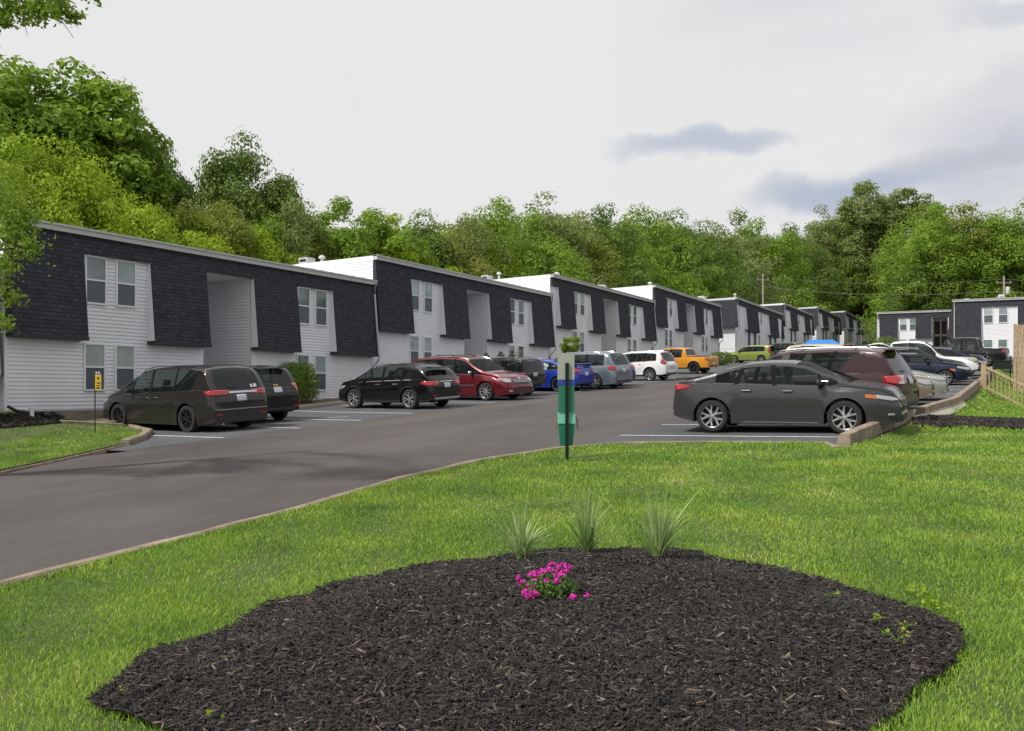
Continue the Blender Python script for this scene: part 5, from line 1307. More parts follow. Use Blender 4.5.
def tree(px, ytop, d, kind='mid', shape='round', wide=1.0, v=None, label=None, group='trees on the wooded slope behind the buildings', dens=1.0):
    d = max(d, dmin(px)); a = ray(px, 391, d); zg = G(a.x, a.y); h = (391-ytop)/950*d-zg
    if h < 4: h = 4
    v = TN[0] % 3 if v is None else v; TN[0] += 1
    cm, tm = tree_proto(kind, v, shape, dens)
    r = empty('tree', (a.x, a.y, zg), random.uniform(0, 6.28), label, 'tree', group)
    for nm, me in (('crown', cm), ('trunk', tm)):
        o = bpy.data.objects.new(nm, me); C.objects.link(o); o.parent = r
    r.scale = (h*wide, h*wide, h); return r
# (px, top y, depth, kind, shape, width, label)
TREES = [
 (-35, 70, 48, 'mid', 'round', 1.0, 'mid green tree topmost at the left frame edge behind the first building'),
 (18, 64, 52, 'mid', 'tall', 1.3, 'tall mid green tree with a stepped top left of the first gable end'),
 (66, 46, 54, 'mid', 'tall', 1.35, 'tallest mid green tree in the left cluster with several leafy spires'),
 (98, 60, 54, 'mid', 'tall', 1.0, 'tall green tree right of the tallest one, its right side falling steeply'),
 (130, 104, 55, 'mid', 'tall', .95, 'shorter shoulder of the left cluster, a mid green tree by open sky'),
 (163, 150, 56, 'dark', 'round', .55, 'small dark rounded tree at the right foot of the tall left cluster'),
 (28, 140, 44, 'lime', 'round', 1.0, 'bright yellow green tree in front of the tall left cluster'),
 (62, 132, 45, 'lime', 'round', .8, 'bright lime tree below the tallest left tree'),
 (104, 160, 45, 'lime', 'round', .95, 'lime tree above the middle of the first building roof'),
 (-20, 150, 40, 'olive', 'round', .8, 'olive tree low at the left frame edge'),
 (150, 200, 46, 'lime', 'round', .9, 'low bright bush like tree over the first building stair recess'),
 (190, 204, 50, 'olive', 'round', .8, 'yellowish olive tree left of the lone dark tree'),
 (245, 140, 62, 'dark', 'round', .80, 'lone tall round tree standing above its neighbours against the sky'),
 (222, 204, 52, 'olive', 'round', .8, 'olive tree at the foot of the lone dark tree'),
 (268, 204, 55, 'mid', 'round', .7, 'mid green tree right below the lone dark tree'),
 (205, 218, 46, 'lime', 'round', 1.0, 'bright lime tree crown just over the first roof'),
 (250, 222, 47, 'lime', 'round', 1.0, 'second bright lime crown over the right end of the first roof'),
 (297, 196, 58, 'grey', 'round', .9, 'pale grey green tree above the white parapet of the second building'),
 (336, 190, 64, 'mid', 'tall', 1.2, 'slender mid green tree with lumpy spire top'),
 (374, 210, 62, 'mid', 'tall', 1.3, 'mid green pointed tree over the corner of the second building'),
 (392, 212, 64, 'lime', 'tall', 1.2, 'lime pointed tree over the left of the second building'),
 (330, 232, 54, 'olive', 'round', 1.0, 'olive rounded tree low over the second building white parapet'),
 (376, 236, 56, 'lime', 'round', .9, 'low lime tree behind the corner downspout of the second building'),
 (425, 214, 70, 'dark', 'round', 1.0, 'dark rounded tree over the middle of the second building'),
 (450, 222, 66, 'olive', 'round', 1.0, 'olive tree before the dark one over the second building'),
 (418, 244, 60, 'lime', 'round', 1.0, 'low lime tree close over the second building roof'),
 (470, 212, 74, 'grey', 'round', 1.0, 'pale tree left of the round topped tall one'),
 (497, 195, 78, 'mid', 'open', 1.0, 'open crowned tree with a round head standing up from the canopy'),
 (488, 236, 68, 'lime', 'round', 1.0, 'lime tree left over the third building parapet'),
 (550, 193, 92, 'grey', 'open', 1.1, 'sparse thin tree with bare branches between two dense crowns'),
 (530, 212, 80, 'mid', 'round', 1.0, 'dense mid green tree in front of the sparse one'),
 (520, 250, 72, 'lime', 'round', 1.0, 'low bright tree just over the third building corner'),
 (575, 216, 90, 'olive', 'round', 1.1, 'olive crown over the left end of the third building'),
 (556, 248, 78, 'olive', 'round', 1.0, 'low olive tree at the vent of the third building'),
 (605, 206, 98, 'dark', 'round', 1.1, 'dark dome shaped tree over the third building middle'),
 (592, 246, 84, 'mid', 'round', 1.0, 'mid green tree just over the third roof'),
 (640, 206, 104, 'mid', 'round', 1.1, 'green dome shaped tree over the joint of third and fourth buildings'),
 (672, 208, 108, 'dark', 'open', 1.1, 'feathery dark tree left of the notch in the tree line'),
 (700, 224, 112, 'dark', 'round', 1.0, 'dark tree bordering the dip in the tree line'),
 (625, 256, 90, 'lime', 'round', 1.0, 'lime tree close behind the fourth building parapet'),
 (665, 262, 98, 'lime', 'round', .9, 'small lime tree close over the fourth building'),
 (690, 254, 104, 'mid', 'round', 1.0, 'mid green tree over the right part of the fourth building'),
 (735, 212, 135, 'grey', 'open', 1.1, 'thin pale tree at the dip in the tree line'),
 (760, 218, 132, 'mid', 'round', 1.1, 'broad mid green tree left of the utility pole'),
 (730, 256, 118, 'dark', 'round', 1.1, 'dark low tree behind the fifth building'),
 (715, 280, 115, 'lime', 'round', .9, 'small lime tree between the fourth and fifth buildings'),
 (790, 226, 140, 'dark', 'round', 1.0, 'dark tree right of the left utility pole'),
 (822, 206, 138, 'grey', 'open', 1.0, 'pale airy tree left of the tallest right trees'),
 (864, 176, 142, 'grey', 'tall', 1.3, 'tallest feathery tree left of the pair on the right'),
 (902, 180, 140, 'grey', 'tall', 1.5, 'tall green tree right of the feathery one above the far buildings'),
 (845, 236, 128, 'mid', 'round', 1.1, 'mid green tree under the tall pair'),
 (800, 262, 126, 'olive', 'round', 1.1, 'olive tree over the sixth and seventh townhouses'),
 (765, 268, 124, 'mid', 'round', 1.0, 'mid green tree behind the left utility pole foot'),
 (880, 246, 126, 'grey', 'round', 1.1, 'pale green tree right of the last townhouse roof'),
 (866, 300, 112, 'lime', 'round', .55, 'bright green shrub like tree between the last townhouse and the far right building'),
 (935, 204, 142, 'mid', 'open', 1.1, 'airy tree above the farther right building'),
 (960, 200, 138, 'olive', 'open', 1.1, 'olive open tree above the near right building corner'),
 (925, 250, 128, 'dark', 'round', 1.1, 'dark tree behind the farther right building'),
 (968, 244, 126, 'mid', 'round', 1.1, 'mid green tree over the gap of the right buildings'),
 (1000, 206, 130, 'mid', 'round', 1.1, 'broad green tree behind the right utility pole'),
 (1035, 198, 126, 'mid', 'round', 1.2, 'green tree leaving the frame at the right edge'),
 (1010, 252, 116, 'dark', 'round', 1.0, 'dark tree low behind the transformer pole'),
]
for px, yt, d, kind, shp, wd, lb in TREES: tree(px, yt, d, kind, shp, wd, 2 if 'lone tall' in lb else None, lb, dens=1.9 if 'lone tall' in lb else 1.0)
# the deeper wood, one mass of many crowns up the slope
def wood():
    Vs = []; Fs = []; off = 0; rng = np.random.default_rng(5)
    kinds = ['mid', 'dark', 'olive']
    spots = []
    for px in range(-60, 1080, 13):
        t = px/1024
        d0 = max(float(np.interp(px, [-60, 150, 300, 500, 700, 760, 1080], [60, 66, 76, 96, 124, 150, 150])), dmin(px)+7)
        yb = float(np.interp(px, [-60, 0, 90, 140, 180, 240, 300, 450, 600, 700, 730, 800, 860, 920, 960, 1080], [100, 90, 90, 165, 214, 206, 212, 218, 208, 220, 232, 226, 198, 198, 210, 206]))
        for row in range(3):
            d = d0+row*9+rng.uniform(-3, 3); spots.append((px+rng.uniform(-8, 8), yb+(2-row)*11+rng.uniform(-3, 12)+ (14 if row == 0 else 0), d))
    for px, yt, d in spots:
        a = ray(px, 391, d); zg = G(a.x, a.y); h = max(4, (391-yt)/950*d-zg)
        V, F, cs = crown_cloud(rng, h, h*.40, 60, 74, .45, .05, 'round'); Vs.append(V+np.array([a.x, a.y, zg])); Fs.append(F+off); off += len(V)
    o = npmesh('deep_wood', np.concatenate(Vs), np.concatenate(Fs), LEAFM['mid']); tag(o, 'dense green wood filling the slope behind the single trees', 'wood', None, 'stuff')
wood()
def leafy(name, center, radii, n, size, kind, label, cat, group=None, stems=6, seed=1, shellp=.35, flatb=True):
    rng = np.random.default_rng(seed); r = empty(name, center, 0, label, cat, group)
    d = rng.normal(0, 1, (n, 3)); d /= np.linalg.norm(d, axis=1, keepdims=True); q = rng.uniform(shellp, 1.0, n)**.5
    lump = 1+.10*np.sin(d[:, 0]*5+seed)*np.cos(d[:, 1]*6)+.06*np.sin(d[:, 2]*11)
    P = d*(q*lump)[:, None]*np.array(radii)+np.array([0, 0, radii[2]*.95])
    if flatb: P[:, 2] = np.maximum(P[:, 2], rng.uniform(0, .15, n))
    V, F = leaf_quads(P, d, size, rng); npmesh('foliage', V, F, LEAFM[kind], r)
    m = MB()
    for k in range(stems):
        a = 6.28*k/stems+.3; m.tube([(0.05*math.cos(a), .05*math.sin(a), -.05), (radii[0]*.4*math.cos(a), radii[1]*.4*math.sin(a), radii[2]*.8), (radii[0]*.7*math.cos(a), radii[1]*.7*math.sin(a), radii[2]*1.3)], [.025, .015, .006], 5)
    m.build('stem', M_BARK, r); return r
d = 36.5; a = ray(294, 391, d); zg = G(a.x, a.y)+.05
leafy('shrub', (a.x, a.y, zg), (.98, .98, (391-359)/950*d/2*.98-zg/2), 6500, .085, 'mid', 'dense rounded green shrub against the first building between the black vehicles', 'shrub', seed=3)
a = ray(309, 391, 36.0); zg = G(a.x, a.y)+.05
leafy('shrub', (a.x, a.y, zg), (.42, .42, .40), 420, .075, 'grey', 'small sparse shrub at the right foot of the rounded green shrub', 'shrub', seed=5, shellp=.1)
d = 33; a = ray(571, 391, d)
r = empty('sapling', (a.x, a.y, G(a.x, a.y)), 0, 'young leafy sapling whose crown shows above the waste station sign', 'tree')
a = ray(571, 391, 49.0); r.location = (a.x, a.y, G(a.x, a.y)); zg = r.location.z
rng = np.random.default_rng(9); hh = (391-333)/950*49-zg
V, F, cs = crown_cloud(rng, hh*1.12, .62, 60, 60, .10, .40, 'tall'); npmesh('crown', V, F, LEAFM['mid'], r); trunk_mesh(rng, hh, .8, cs, .05, .4).build('trunk', M_BARK, r, smooth=True)
a = ray(721, 391, 80.0); leafy('shrub', (a.x, a.y, G(a.x, a.y)), (1.1, 1.1, .62), 1500, .15, 'dark', 'low dark shrub between the orange pickup and the lime green hatchback', 'shrub', seed=6)
a = ray(886, 391, 104.0); leafy('shrub', (a.x, a.y, G(a.x, a.y)), (1.6, 1.6, 1.1), 1600, .22, 'dark', 'round dark green bush left of the farther right building', 'shrub', seed=8)

# near tree at the left: trunk outside the frame, branches reaching in
def near_tree():
    rng = np.random.default_rng(21); base = ray(-110, 391, 15.0); zg = G(base.x, base.y)
    r = empty('overhanging_tree', (base.x, base.y, zg), 0, 'near tree whose branches droop into the left edge and the top left corner', 'tree')
    O = Vector((base.x, base.y, zg)); m = MB(); H_ = 8.5
    m.tube([(0, 0, -.3), (.05, .05, 2), (.0, .1, 5), (.1, 0, H_)], [.24, .2, .14, .05], 12); P = []; N = []
    tips = []
    def spray(px, py, d, rad, n, size=.085, src=3.5):
        c = ray(px, py, d)-O; tips.append(c)
        s = Vector((0, 0, min(H_-.5, max(1.5, c.z*.75)))); mid = s.lerp(c, .55)+Vector((0, 0, .35)); 
        if py < 30: s = Vector((0, 0, H_-.3)); mid = s.lerp(c, .5)+Vector((0, 0, 1.0)); m.tube([s, mid, c.lerp(mid, .35), c], [.04, .022, .012, .004], 6, False)
        else: m.tube([s, mid, c], [.05, .028, .006], 6, False)
        for k in range(5):
            e = c+Vector(rng.normal(0, rad*.55, 3)); e.z -= rad*.2; m.tube([mid.lerp(c, .7), e], [.012, .003], 4, False)
        n = int(n*2.3); nn = rng.normal(0, 1, (n, 3)); q = nn*rad*.42*np.array([1, 1, .8])+np.array(c); q[:, 2] -= rng.uniform(0, rad*.5, n)*.6; P.append(q); N.append(rng.normal(0, 1, (n, 3))+np.array([0, 0, .8]))
    for px, py, d, rad, n in [(-20, 175, 14.5, .8, 420), (2, 205, 14.2, .55, 300), (14, 232, 14.0, .36, 190), (30, 246, 13.8, .20, 70), (4, 262, 14.0, .28, 110), (10, 296, 14.1, .22, 50), (-18, 250, 14.4, .5, 260), (-2, 318, 14.2, .2, 45), (8, 325, 14.0, .13, 26), (-25, 310, 14.5, .35, 120), (24, 218, 14.1, .28, 110), (-4, 280, 14.2, .25, 80),
                              (12, 6, 11.5, .30, 130), (40, 4, 11.3, .26, 110), (62, 8, 11.2, .20, 80), (76, 16, 11.2, .10, 26), (-5, 20, 11.4, .20, 80), (94, -6, 11.2, .12, 30), (30, -25, 11.6, .6, 400), (-40, -10, 12, .9, 700)]:
        spray(px, py, d, rad, n)
    for k in range(30):   # the rest of the crown, outside the frame
        c = Vector(rng.normal(0, 1.5, 3)); c.x -= 3.2; c.y += 1.0; c.z = rng.uniform(2.8, H_+1.2); q = rng.normal(0, .5, (260, 3))+np.array(c); P.append(q); N.append(rng.normal(0, 1, (260, 3)))
    for k in range(95):
        c = np.array([-13.0, 4.2, 8.6])+rng.normal(0, 1, 3)*np.array([2.3, 2.3, 1.1])-np.array(O); c[2] = max(c[2], 6.0); q = rng.normal(0, .34, (95, 3))+c; P.append(q); N.append(rng.normal(0, 1, (95, 3)))
        if k % 8 == 0: m.tube([(0, 0, H_-2.5), tuple((np.array([0, 0, H_-2.0])+c)/2+np.array([0, 0, .8])), tuple(c)], [.07, .04, .01], 6, False)
    P = np.concatenate(P); N = np.concatenate(N)
    # keep out-of-frame filler from crossing the view
    W_ = P+np.array(O); dep = -W_[:, 0]*SN+W_[:, 1]*CS; lat = W_[:, 0]*CS+W_[:, 1]*SN; pxx = 512+950*lat/dep; pyy = 391-950*W_[:, 2]/dep
    keep = (pxx < 0) | ((pxx < 56) & (pyy > 150) & (pyy < 335) ) | ((pyy < 28) & (pxx < 100)) | (pyy < -12)
    V, F = leaf_quads(P[keep], N[keep], .072, rng); npmesh('crown', V, F, LEAFM['mid'], r); m.build('trunk', M_BARK, r, smooth=True)
near_tree()

# ------------------------------------------------------------------ mulch bed, chips, plants
BP = [(80, 694), (116, 674), (150, 651), (176, 638), (203, 630), (246, 613), (279, 597), (346, 577), (400, 565), (470, 556), (530, 549), (600, 545), (660, 545), (700, 549), (747, 560), (785, 566), (833, 578), (877, 590), (906, 601), (959, 620), (966, 640), (940, 661), (915, 681), (892, 699), (874, 714), (864, 735), (850, 800), (300, 800), (226, 731), (193, 724), (160, 720), (123, 707)]
bed = [(q.x, q.y) for q in (gnd(*p, LH+.055) for p in BP)]
_r = np.random.default_rng(17); bed = densify(bed, .11); bed = [(x+_r.normal(0, .022)+.03*math.sin(i_*.9), y+_r.normal(0, .022)+.03*math.cos(i_*.7)) for i_, (x, y) in enumerate(bed)]
bedn = np.array(bed)
def beddist(x, y):
    b = 1e9
    for i in range(len(bed)):
        a = bedn[i]; c = bedn[(i+1) % len(bed)]; ac = c-a; t = max(0, min(1, ((x-a[0])*ac[0]+(y-a[1])*ac[1])/(ac@ac))); q = a+ac*t; b = min(b, math.hypot(x-q[0], y-q[1]))
    return b
def bedz(x, y): return G(x, y)+LH+.02+.10*sm(0, .9, beddist(x, y))
sheet('mulch_bed', bed, bedz, .10, M_MULCH)
def chips(name, poly, zf, n, lmin, lmax, seed, dmax=None):
    rng = np.random.default_rng(seed); a = np.array(poly); lo = a.min(0); hi = a.max(0); P = []
    while len(P) < n:
        x, y = rng.uniform(lo[0], hi[0]), rng.uniform(lo[1], hi[1])
        if inside(poly, x, y): P.append((x, y, zf(x, y)))
    P = np.array(P); n = len(P); L_ = rng.uniform(lmin, lmax, n)*rng.choice([1, 1, 1.6], n); W_ = L_*rng.uniform(.06, .19, n); T_ = rng.uniform(.002, .006, n)
    yaw = rng.uniform(0, 6.28, n); pit = rng.normal(0, .35, n); rol = rng.normal(0, .6, n)
    cx, sx = np.cos(yaw), np.sin(yaw); cp, sp = np.cos(pit), np.sin(pit)
    A = np.stack([cx*cp, sx*cp, sp], 1); B0 = np.stack([-sx, cx, 0*cx], 1); N0 = np.cross(A, B0); cr_, sr = np.cos(rol)[:, None], np.sin(rol)[:, None]
    B = B0*cr_+N0*sr; N = np.cross(A, B); P[:, 2] += rng.uniform(.0, .022, n)
    vs = []
    for (a_, b_, c_) in ((-1, -.6, 0), (1, -.25, 0), (.9, .5, 0), (-.85, .7, 0), (-.95, -.5, 1), (.9, -.2, 1), (.8, .45, 1), (-.8, .6, 1)):
        vs.append(P+A*(a_*L_/2)[:, None]+B*(b_*W_)[:, None]+N*(c_*T_)[:, None])
    V = np.stack(vs, 1).reshape(-1, 3); q = np.array([(4, 5, 6, 7), (0, 1, 5, 4), (1, 2, 6, 5), (2, 3, 7, 6), (3, 0, 4, 7)])
    F = (np.arange(n)[:, None, None]*8+q[None]).reshape(-1, 4)
    return npmesh(name, V, F, M_CHIP)
m_ = bpy.data.materials.new('bark_chips'); m_.use_nodes = True; t_ = m_.node_tree; b_ = t_.nodes['Principled BSDF']; b_.inputs['Roughness'].default_value = .8; b_.inputs['Specular IOR Level'].default_value = .3
g_ = t_.nodes.new('ShaderNodeNewGeometry'); r_ = t_.nodes.new('ShaderNodeValToRGB')
for pos, col in ((.0, (.012, .011, .011)), (.55, (.029, .026, .025)), (.88, (.054, .046, .042)), (.96, (.10, .080, .064)), (1.0, (.22, .165, .12))):
    e = r_.color_ramp.elements.new(pos) if pos not in (0.0, 1.0) else r_.color_ramp.elements[0 if pos == 0 else -1]; e.color = (*col, 1)
t_.links.new(g_.outputs['Random Per Island'], r_.inputs[0]); t_.links.new(r_.outputs[0], b_.inputs['Base Color']); M_CHIP = m_
tag(chips('wood_chips', bed, bedz, 74000, .018, .052, 3), 'dark brown shredded bark mulch covering the foreground bed', 'mulch', None, 'stuff')
tag(chips('wood_chips', strip1, lambda x, y: G(x, y)+LH+.03, 5000, .04, .09, 4), 'dark mulch in the narrow strip right of the kerb gap', 'mulch', None, 'stuff')
tag(chips('wood_chips', strip2, lambda x, y: G(x, y)+LH+.03, 4000, .05, .11, 5), 'dark mulch at the foot of the first building', 'mulch', None, 'stuff')

# grass: real blades, dense near the camera
def blades(P, hgt, wid, rng, lean=.5):
    n = len(P); a = rng.uniform(0, 6.28, n); H = hgt*rng.uniform(.55, 1.3, n); W_ = wid*rng.uniform(.7, 1.3, n); ld = rng.uniform(0, 6.28, n); lk = lean*H*rng.uniform(.2, 1.3, n)
    ax = np.stack([np.cos(a), np.sin(a), 0*a], 1)*W_[:, None]/2; dl = np.stack([np.cos(ld), np.sin(ld), 0*a], 1)*lk[:, None]; up = np.array([0, 0, 1.0])
    v0 = P-ax; v1 = P+ax; m = P+dl*.35+up*(H*.6)[:, None]; v2 = m+ax*.8; v3 = m-ax*.8; tip = P+dl+up*(H*.95)[:, None]; v4 = tip+ax*.15; v5 = tip-ax*.15
    V = np.stack([v0, v1, v2, v3, v4, v5], 1).reshape(-1, 3); b = np.arange(n)[:, None, None]*6; q = np.array([(0, 1, 2, 3), (3, 2, 4, 5)])
    return V, (b+q[None]).reshape(-1, 4)
def grass_field(poly, dens_fn, rng, excl=None, zf=lawnz, dmin=2.5, dmax=60, pad=60):
    a = np.array(poly); out = []
    # sample by depth bands in plan
    for d0, d1, dens, hh, ww in dens_fn:
        lx = (512+pad)/950*d1; N_ = int((d1-d0)*2*lx*dens)
        d = rng.uniform(d0, d1, N_); lat = rng.uniform(-1, 1, N_)*lx; ok = np.abs(lat) < (512+pad)/950*d; d = d[ok]; lat = lat[ok]
        X = -d*SN+lat*CS; Y = d*CS+lat*SN
        def pin(pl, X, Y):
            r_ = np.zeros(len(X), bool); n = len(pl)
            for i in range(n):
                x0, y0 = pl[i]; x1, y1 = pl[(i+1) % n]
                c = (y0 > Y) != (y1 > Y)
                if y1 != y0: r_ ^= c & (X < (x1-x0)*(Y-y0)/(y1-y0)+x0)
            return r_
        k = pin(poly, X, Y)
        for e in (excl or []): k &= ~pin(e, X, Y)
        X = X[k]; Y = Y[k]
        if len(X) == 0: continue
        # cheap height field lookup
        out.append((X, Y, hh, ww))
    return out
gx = np.arange(-40, 30, .5); gy = np.arange(-5, 85, .5); GZ = np.array([[G(x, y) for x in gx] for y in gy])
def Gn(X, Y):
    fx = np.clip((X-gx[0])/.5, 0, len(gx)-1.001); fy = np.clip((Y-gy[0])/.5, 0, len(gy)-1.001); i = fx.astype(int); j = fy.astype(int); u = fx-i; v = fy-j
    return (GZ[j, i]*(1-u)+GZ[j, i+1]*u)*(1-v)+(GZ[j+1, i]*(1-u)+GZ[j+1, i+1]*u)*v
def patchy(X, Y): return .75+.25*np.sin(X*1.7+np.sin(Y*1.3)*1.5)*np.cos(Y*1.9+np.sin(X*.9))+.12*np.sin(X*5.1+Y*3.3)
GM = bpy.data.materials.new('grass_blades'); GM.use_nodes = True; t_ = GM.node_tree; b_ = t_.nodes['Principled BSDF']; o_ = t_.nodes['Material Output']; b_.inputs['Roughness'].default_value = .5; b_.inputs['Specular IOR Level'].default_value = .35
g_ = t_.nodes.new('ShaderNodeNewGeometry'); r_ = t_.nodes.new('ShaderNodeValToRGB')
n_ = t_.nodes.new('ShaderNodeTexNoise'); n_.inputs['Scale'].default_value = .9; n_.inputs['Detail'].default_value = 5; t_.links.new(g_.outputs['Position'], n_.inputs['Vector'])
a_ = t_.nodes.new('ShaderNodeMath'); a_.operation = 'MULTIPLY_ADD'; a_.inputs[1].default_value = .5; t_.links.new(g_.outputs['Random Per Island'], a_.inputs[0])
a2 = t_.nodes.new('ShaderNodeMath'); a2.operation = 'MULTIPLY_ADD'; a2.inputs[1].default_value = 1.5; a2.inputs[2].default_value = -.50; t_.links.new(n_.outputs[0], a2.inputs[0]); t_.links.new(a2.outputs[0], a_.inputs[2]); t_.links.new(a_.outputs[0], r_.inputs[0])
for pos, col in ((0, (.090, .190, .028)), (.35, (.180, .330, .040)), (.65, (.285, .440, .052)), (.88, (.400, .520, .080)), (1.0, (.62, .62, .30))):
    e = r_.color_ramp.elements.new(pos) if pos not in (0, 1.0) else r_.color_ramp.elements[0 if pos == 0 else -1]; e.color = (*col, 1)
t_.links.new(r_.outputs[0], b_.inputs['Base Color']); tr_ = t_.nodes.new('ShaderNodeBsdfTranslucent'); t_.links.new(r_.outputs[0], tr_.inputs[0]); mx_ = t_.nodes.new('ShaderNodeMixShader'); mx_.inputs[0].default_value = .35
t_.links.new(b_.outputs[0], mx_.inputs[1]); t_.links.new(tr_.outputs[0], mx_.inputs[2]); t_.links.new(mx_.outputs[0], o_.inputs[0])
def grass(name, poly, bands, excl, label, seed, zo=LH):
    rng = np.random.default_rng(seed); Vs = []; Fs = []; off = 0
    for X, Y, hh, ww in grass_field(poly, bands, rng, excl):
        P = np.stack([X, Y, Gn(X, Y)+zo-.01], 1); pt = patchy(X, Y); V, F = blades(P, hh*pt, ww, rng, .75); Vs.append(V); Fs.append(F+off); off += len(V)
    tag(npmesh(name, np.concatenate(Vs), np.concatenate(Fs), GM), label, 'grass', None, 'stuff'); print(name, off//6)
shr = [tuple(q+(bedn.mean(0)-q)*.025) for q in bedn]
grass('grass', LAWN, [(3, 5, 5200, .048, .0055), (5, 7.5, 4600, .046, .0060), (7.5, 10.5, 3000, .045, .0075), (10.5, 14, 1800, .045, .0095), (14, 19, 1000, .046, .013), (19, 28, 420, .060, .020), (28, 60, 200, .07, .035)], [shr, strip1], 'short mown bright green grass of the lawn around the mulch bed', 1)
grass('grass', ISL, [(12, 20, 750, .065, .013), (20, 30, 420, .065, .018)], [strip2], 'short green grass of the left island', 2)
# broad leaved weeds along the bed edge
def weed(px, py, n, size, label, seed, group='weeds at the bed edge', off=LH):
    rng = np.random.default_rng(seed); p = gnd(px, py, off); r = empty('weed', p, rng.uniform(0, 6), label, 'weed', group)
    Vs = []; Fs = []; m = MB()
    for k in range(n):
        a = rng.uniform(0, 6.28); el = rng.uniform(.2, 1.1); L_ = size*rng.uniform(.5, 1); tip = Vector((math.cos(a)*math.cos(el), math.sin(a)*math.cos(el), math.sin(el)))*L_
        m.tube([(0, 0, -.01), tip*.5+Vector((0, 0, .01)), tip], [.0018, .0014, .001], 4, False)
        N = np.array([[tip.x*.2, tip.y*.2, 1.0]]*4); P = np.array([tuple(tip+Vector(rng.normal(0, .012, 3))) for _ in range(4)])
        V, F = leaf_quads(P, N, .032*size/.09, rng, .75); Fs.append(F+sum(len(q) for q in Vs)); Vs.append(V)
    npmesh('leaves', np.concatenate(Vs), np.concatenate(Fs), LEAFM['lime'], r); m.build('stems', GM, r)
weed(897, 640, 5, .08, 'small pale green seedling alone in the mulch at the right', 1, off=.15); weed(905, 628, 4, .06, 'tiny seedling just above the other one in the mulch at the right', 2, off=.15); weed(876, 622, 5, .07, 'flat small seedling left of the other two in the mulch', 3, off=.15); weed(934, 608, 11, .09, 'leafy clump of weeds at the upper right edge of the bed', 4); weed(952, 613, 9, .08, 'leafy weeds right of the clump on the bed edge', 5); weed(128, 697, 5, .07, 'weed with narrow leaves at the left tip of the bed', 6); weed(210, 726, 5, .08, 'weed at the lower left edge of the bed', 7); weed(915, 596, 12, .10, 'small clump of weeds higher on the right bed edge', 8); weed(832, 597, 4, .06, 'tiny faint sprout in the mulch near the right rear edge', 9, off=.15)
# ornamental grass tufts
def tuft(px, pyb, hpx, n, seed, label, spread=.5):
    spread *= 1.15; n = int(n*.52); hpx *= 1.30
    rng = np.random.default_rng(seed); p = gnd(px, pyb, LH+.08); d = -p.x*SN+p.y*CS; Hm = hpx/950*d; r = empty('ornamental_grass', p, 0, label, 'ornamental grass', 'grass tufts at the back of the bed')
    m = []; V = []; F = []
    for k in range(n):
        a = rng.uniform(0, 6.28); le = rng.uniform(.05, 1)**1.0*spread; h = Hm*rng.uniform(.45, 1.1)*(1-.35*le); out = Hm*le*rng.uniform(.6, 1.1); w_ = rng.uniform(.004, .009); s = np.array([math.cos(a)*.05*rng.uniform(0, 1), math.sin(a)*.05*rng.uniform(0, 1), -.02]); b = len(V)
        dr = np.array([math.cos(a), math.sin(a), 0]); sd = np.array([-math.sin(a+.5), math.cos(a+.5), 0])
        droop = rng.uniform(.0, .9)*le
        for t in np.linspace(0, 1, 7):
            c = s+dr*out*t**1.6+np.array([0, 0, h*(t-droop*t**3*.9)]); ww = w_*(1-t**2*.85)
            V.append(c-sd*ww); V.append(c+sd*ww)
        for i in range(6): F.append((b+2*i, b+2*i+1, b+2*i+3, b+2*i+2))
    npmesh('blades', np.array(V), np.array(F), leafmat('tuft_leaf', [(.16, .25, .07), (.28, .40, .14), (.42, .54, .24), (.60, .64, .38)], .3), r)
    b = MB()
    for k in range(14): a = rng.uniform(0, 6.28); b.tube([(.03*math.cos(a), .03*math.sin(a), -.02), (.05*math.cos(a), .05*math.sin(a), .09)], .004, 4)
    b.build('crown_base', mat('dry_base', (.20, .12, .05), .9), r)
tuft(522, 557, 50, 210, 1, 'leftmost and shortest tuft of pale ornamental grass behind the pink flowers', .75)
tuft(586, 551, 56, 190, 2, 'middle tuft of pale ornamental grass at the top of the bed', .6)
tuft(658, 560, 66, 250, 3, 'tallest right tuft of pale ornamental grass with reddish base', .55)
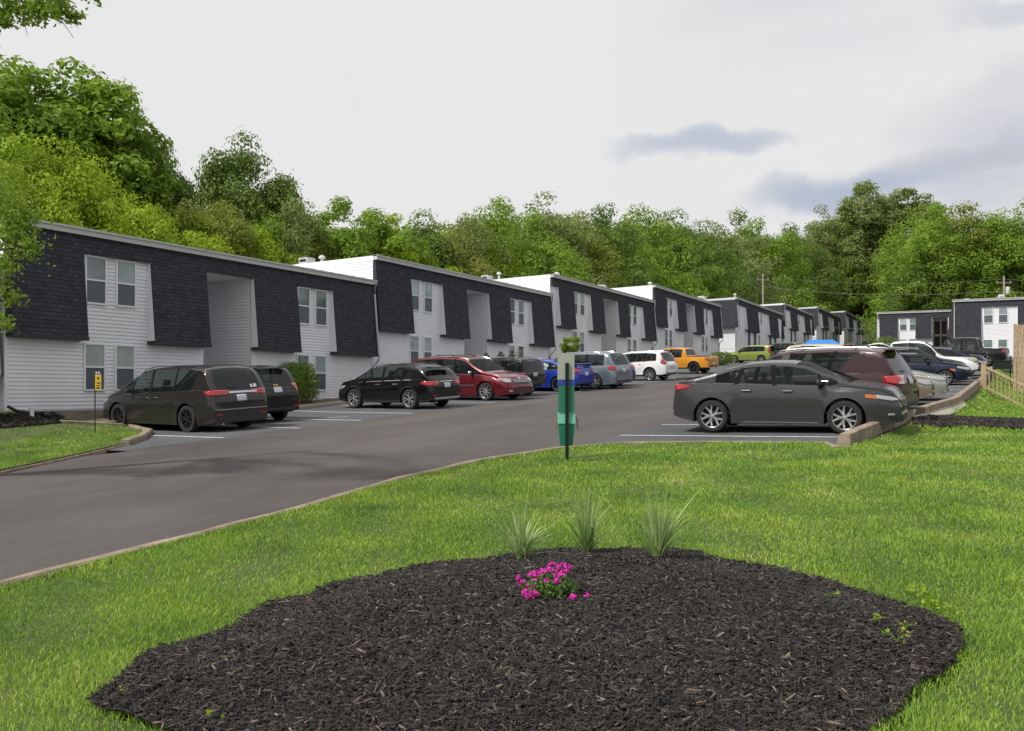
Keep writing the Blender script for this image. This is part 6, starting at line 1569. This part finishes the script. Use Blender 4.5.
# magenta flowers
def flowers():
    rng = np.random.default_rng(4); p = gnd(550, 598, LH+.11); d = -p.x*SN+p.y*CS; k = d/950
    r = empty('flowering_plant', p, TH, 'low plant with magenta pink flowers and green leaves in the middle of the mulch', 'flower')
    n = 900; q = rng.normal(0, 1, (n, 3)); q /= np.linalg.norm(q, axis=1, keepdims=True); q *= (rng.uniform(.2, 1, n)**.5)[:, None]; P = q*np.array([.20, .14, .085])+np.array([.0, .0, .075]); P[:, 2] = np.maximum(P[:, 2], .005)
    V, F = leaf_quads(P, q+np.array([0, 0, .5]), .032, rng, .6); npmesh('foliage', V, F, leafmat('flower_leaf', [(.03, .08, .015), (.06, .14, .025), (.11, .20, .04), (.2, .28, .06)]), r)
    fm = mat('magenta_petal', (.44, .005, .25), .6, spec=.2); cm_ = mat('flower_eye', (.75, .55, .65), .6)
    heads = [(-32, 22, .0), (-17, 24, 0), (-8, 27, .02), (-14, 18, -.03), (0, 30, 0), (4, 25, -.02), (8, 31, .03), (12, 26, -.01), (17, 29, .04), (-20, 12, -.08), (-15, 8, -.12), (-26, 8, -.10), (-22, 5, -.12), (-4, 20, -.05), (7, 20, -.05), (20, 31, .05), (-28, 16, 0), (-10, 22, .05), (23, 5, -.14), (19, 4, -.13), (36, 5, -.06), (2, 34, .04), (13, 33, .05)]
    st = MB()
    for hx, hz, hy in heads:
        c = Vector((hx*k, hy, max(.02, hz*k*.95))); st.tube([(c.x*.6, c.y*.5, .0), c], .0018, 4, False)
        m = MB(); e = MB()
        for _ in range(9):
            o = c+Vector(rng.normal(0, .012, 3)); nrm = Vector((rng.normal(0, .5), -.6+rng.normal(0, .4), .8)).normalized(); a = nrm.cross(Vector((1, 0, .2))).normalized(); b = nrm.cross(a)
            for j in range(5):
                t0 = 6.28*j/5; dd_ = a*math.cos(t0)+b*math.sin(t0); sd = a*-math.sin(t0)+b*math.cos(t0)
                m.quad(tuple(o), tuple(o+dd_*.009+sd*.0055+nrm*.002), tuple(o+dd_*.0145+nrm*.001), tuple(o+dd_*.009-sd*.0055+nrm*.002))
            e.quad(*[tuple(o+nrm*.002+(a*x_+b*y_)*.0016) for x_, y_ in ((-1, -1), (1, -1), (1, 1), (-1, 1))])
        h_ = m.build('flower_head', fm, r); e.build('flower_eye', cm_, h_)
    st.build('stems', GM, r)
flowers()
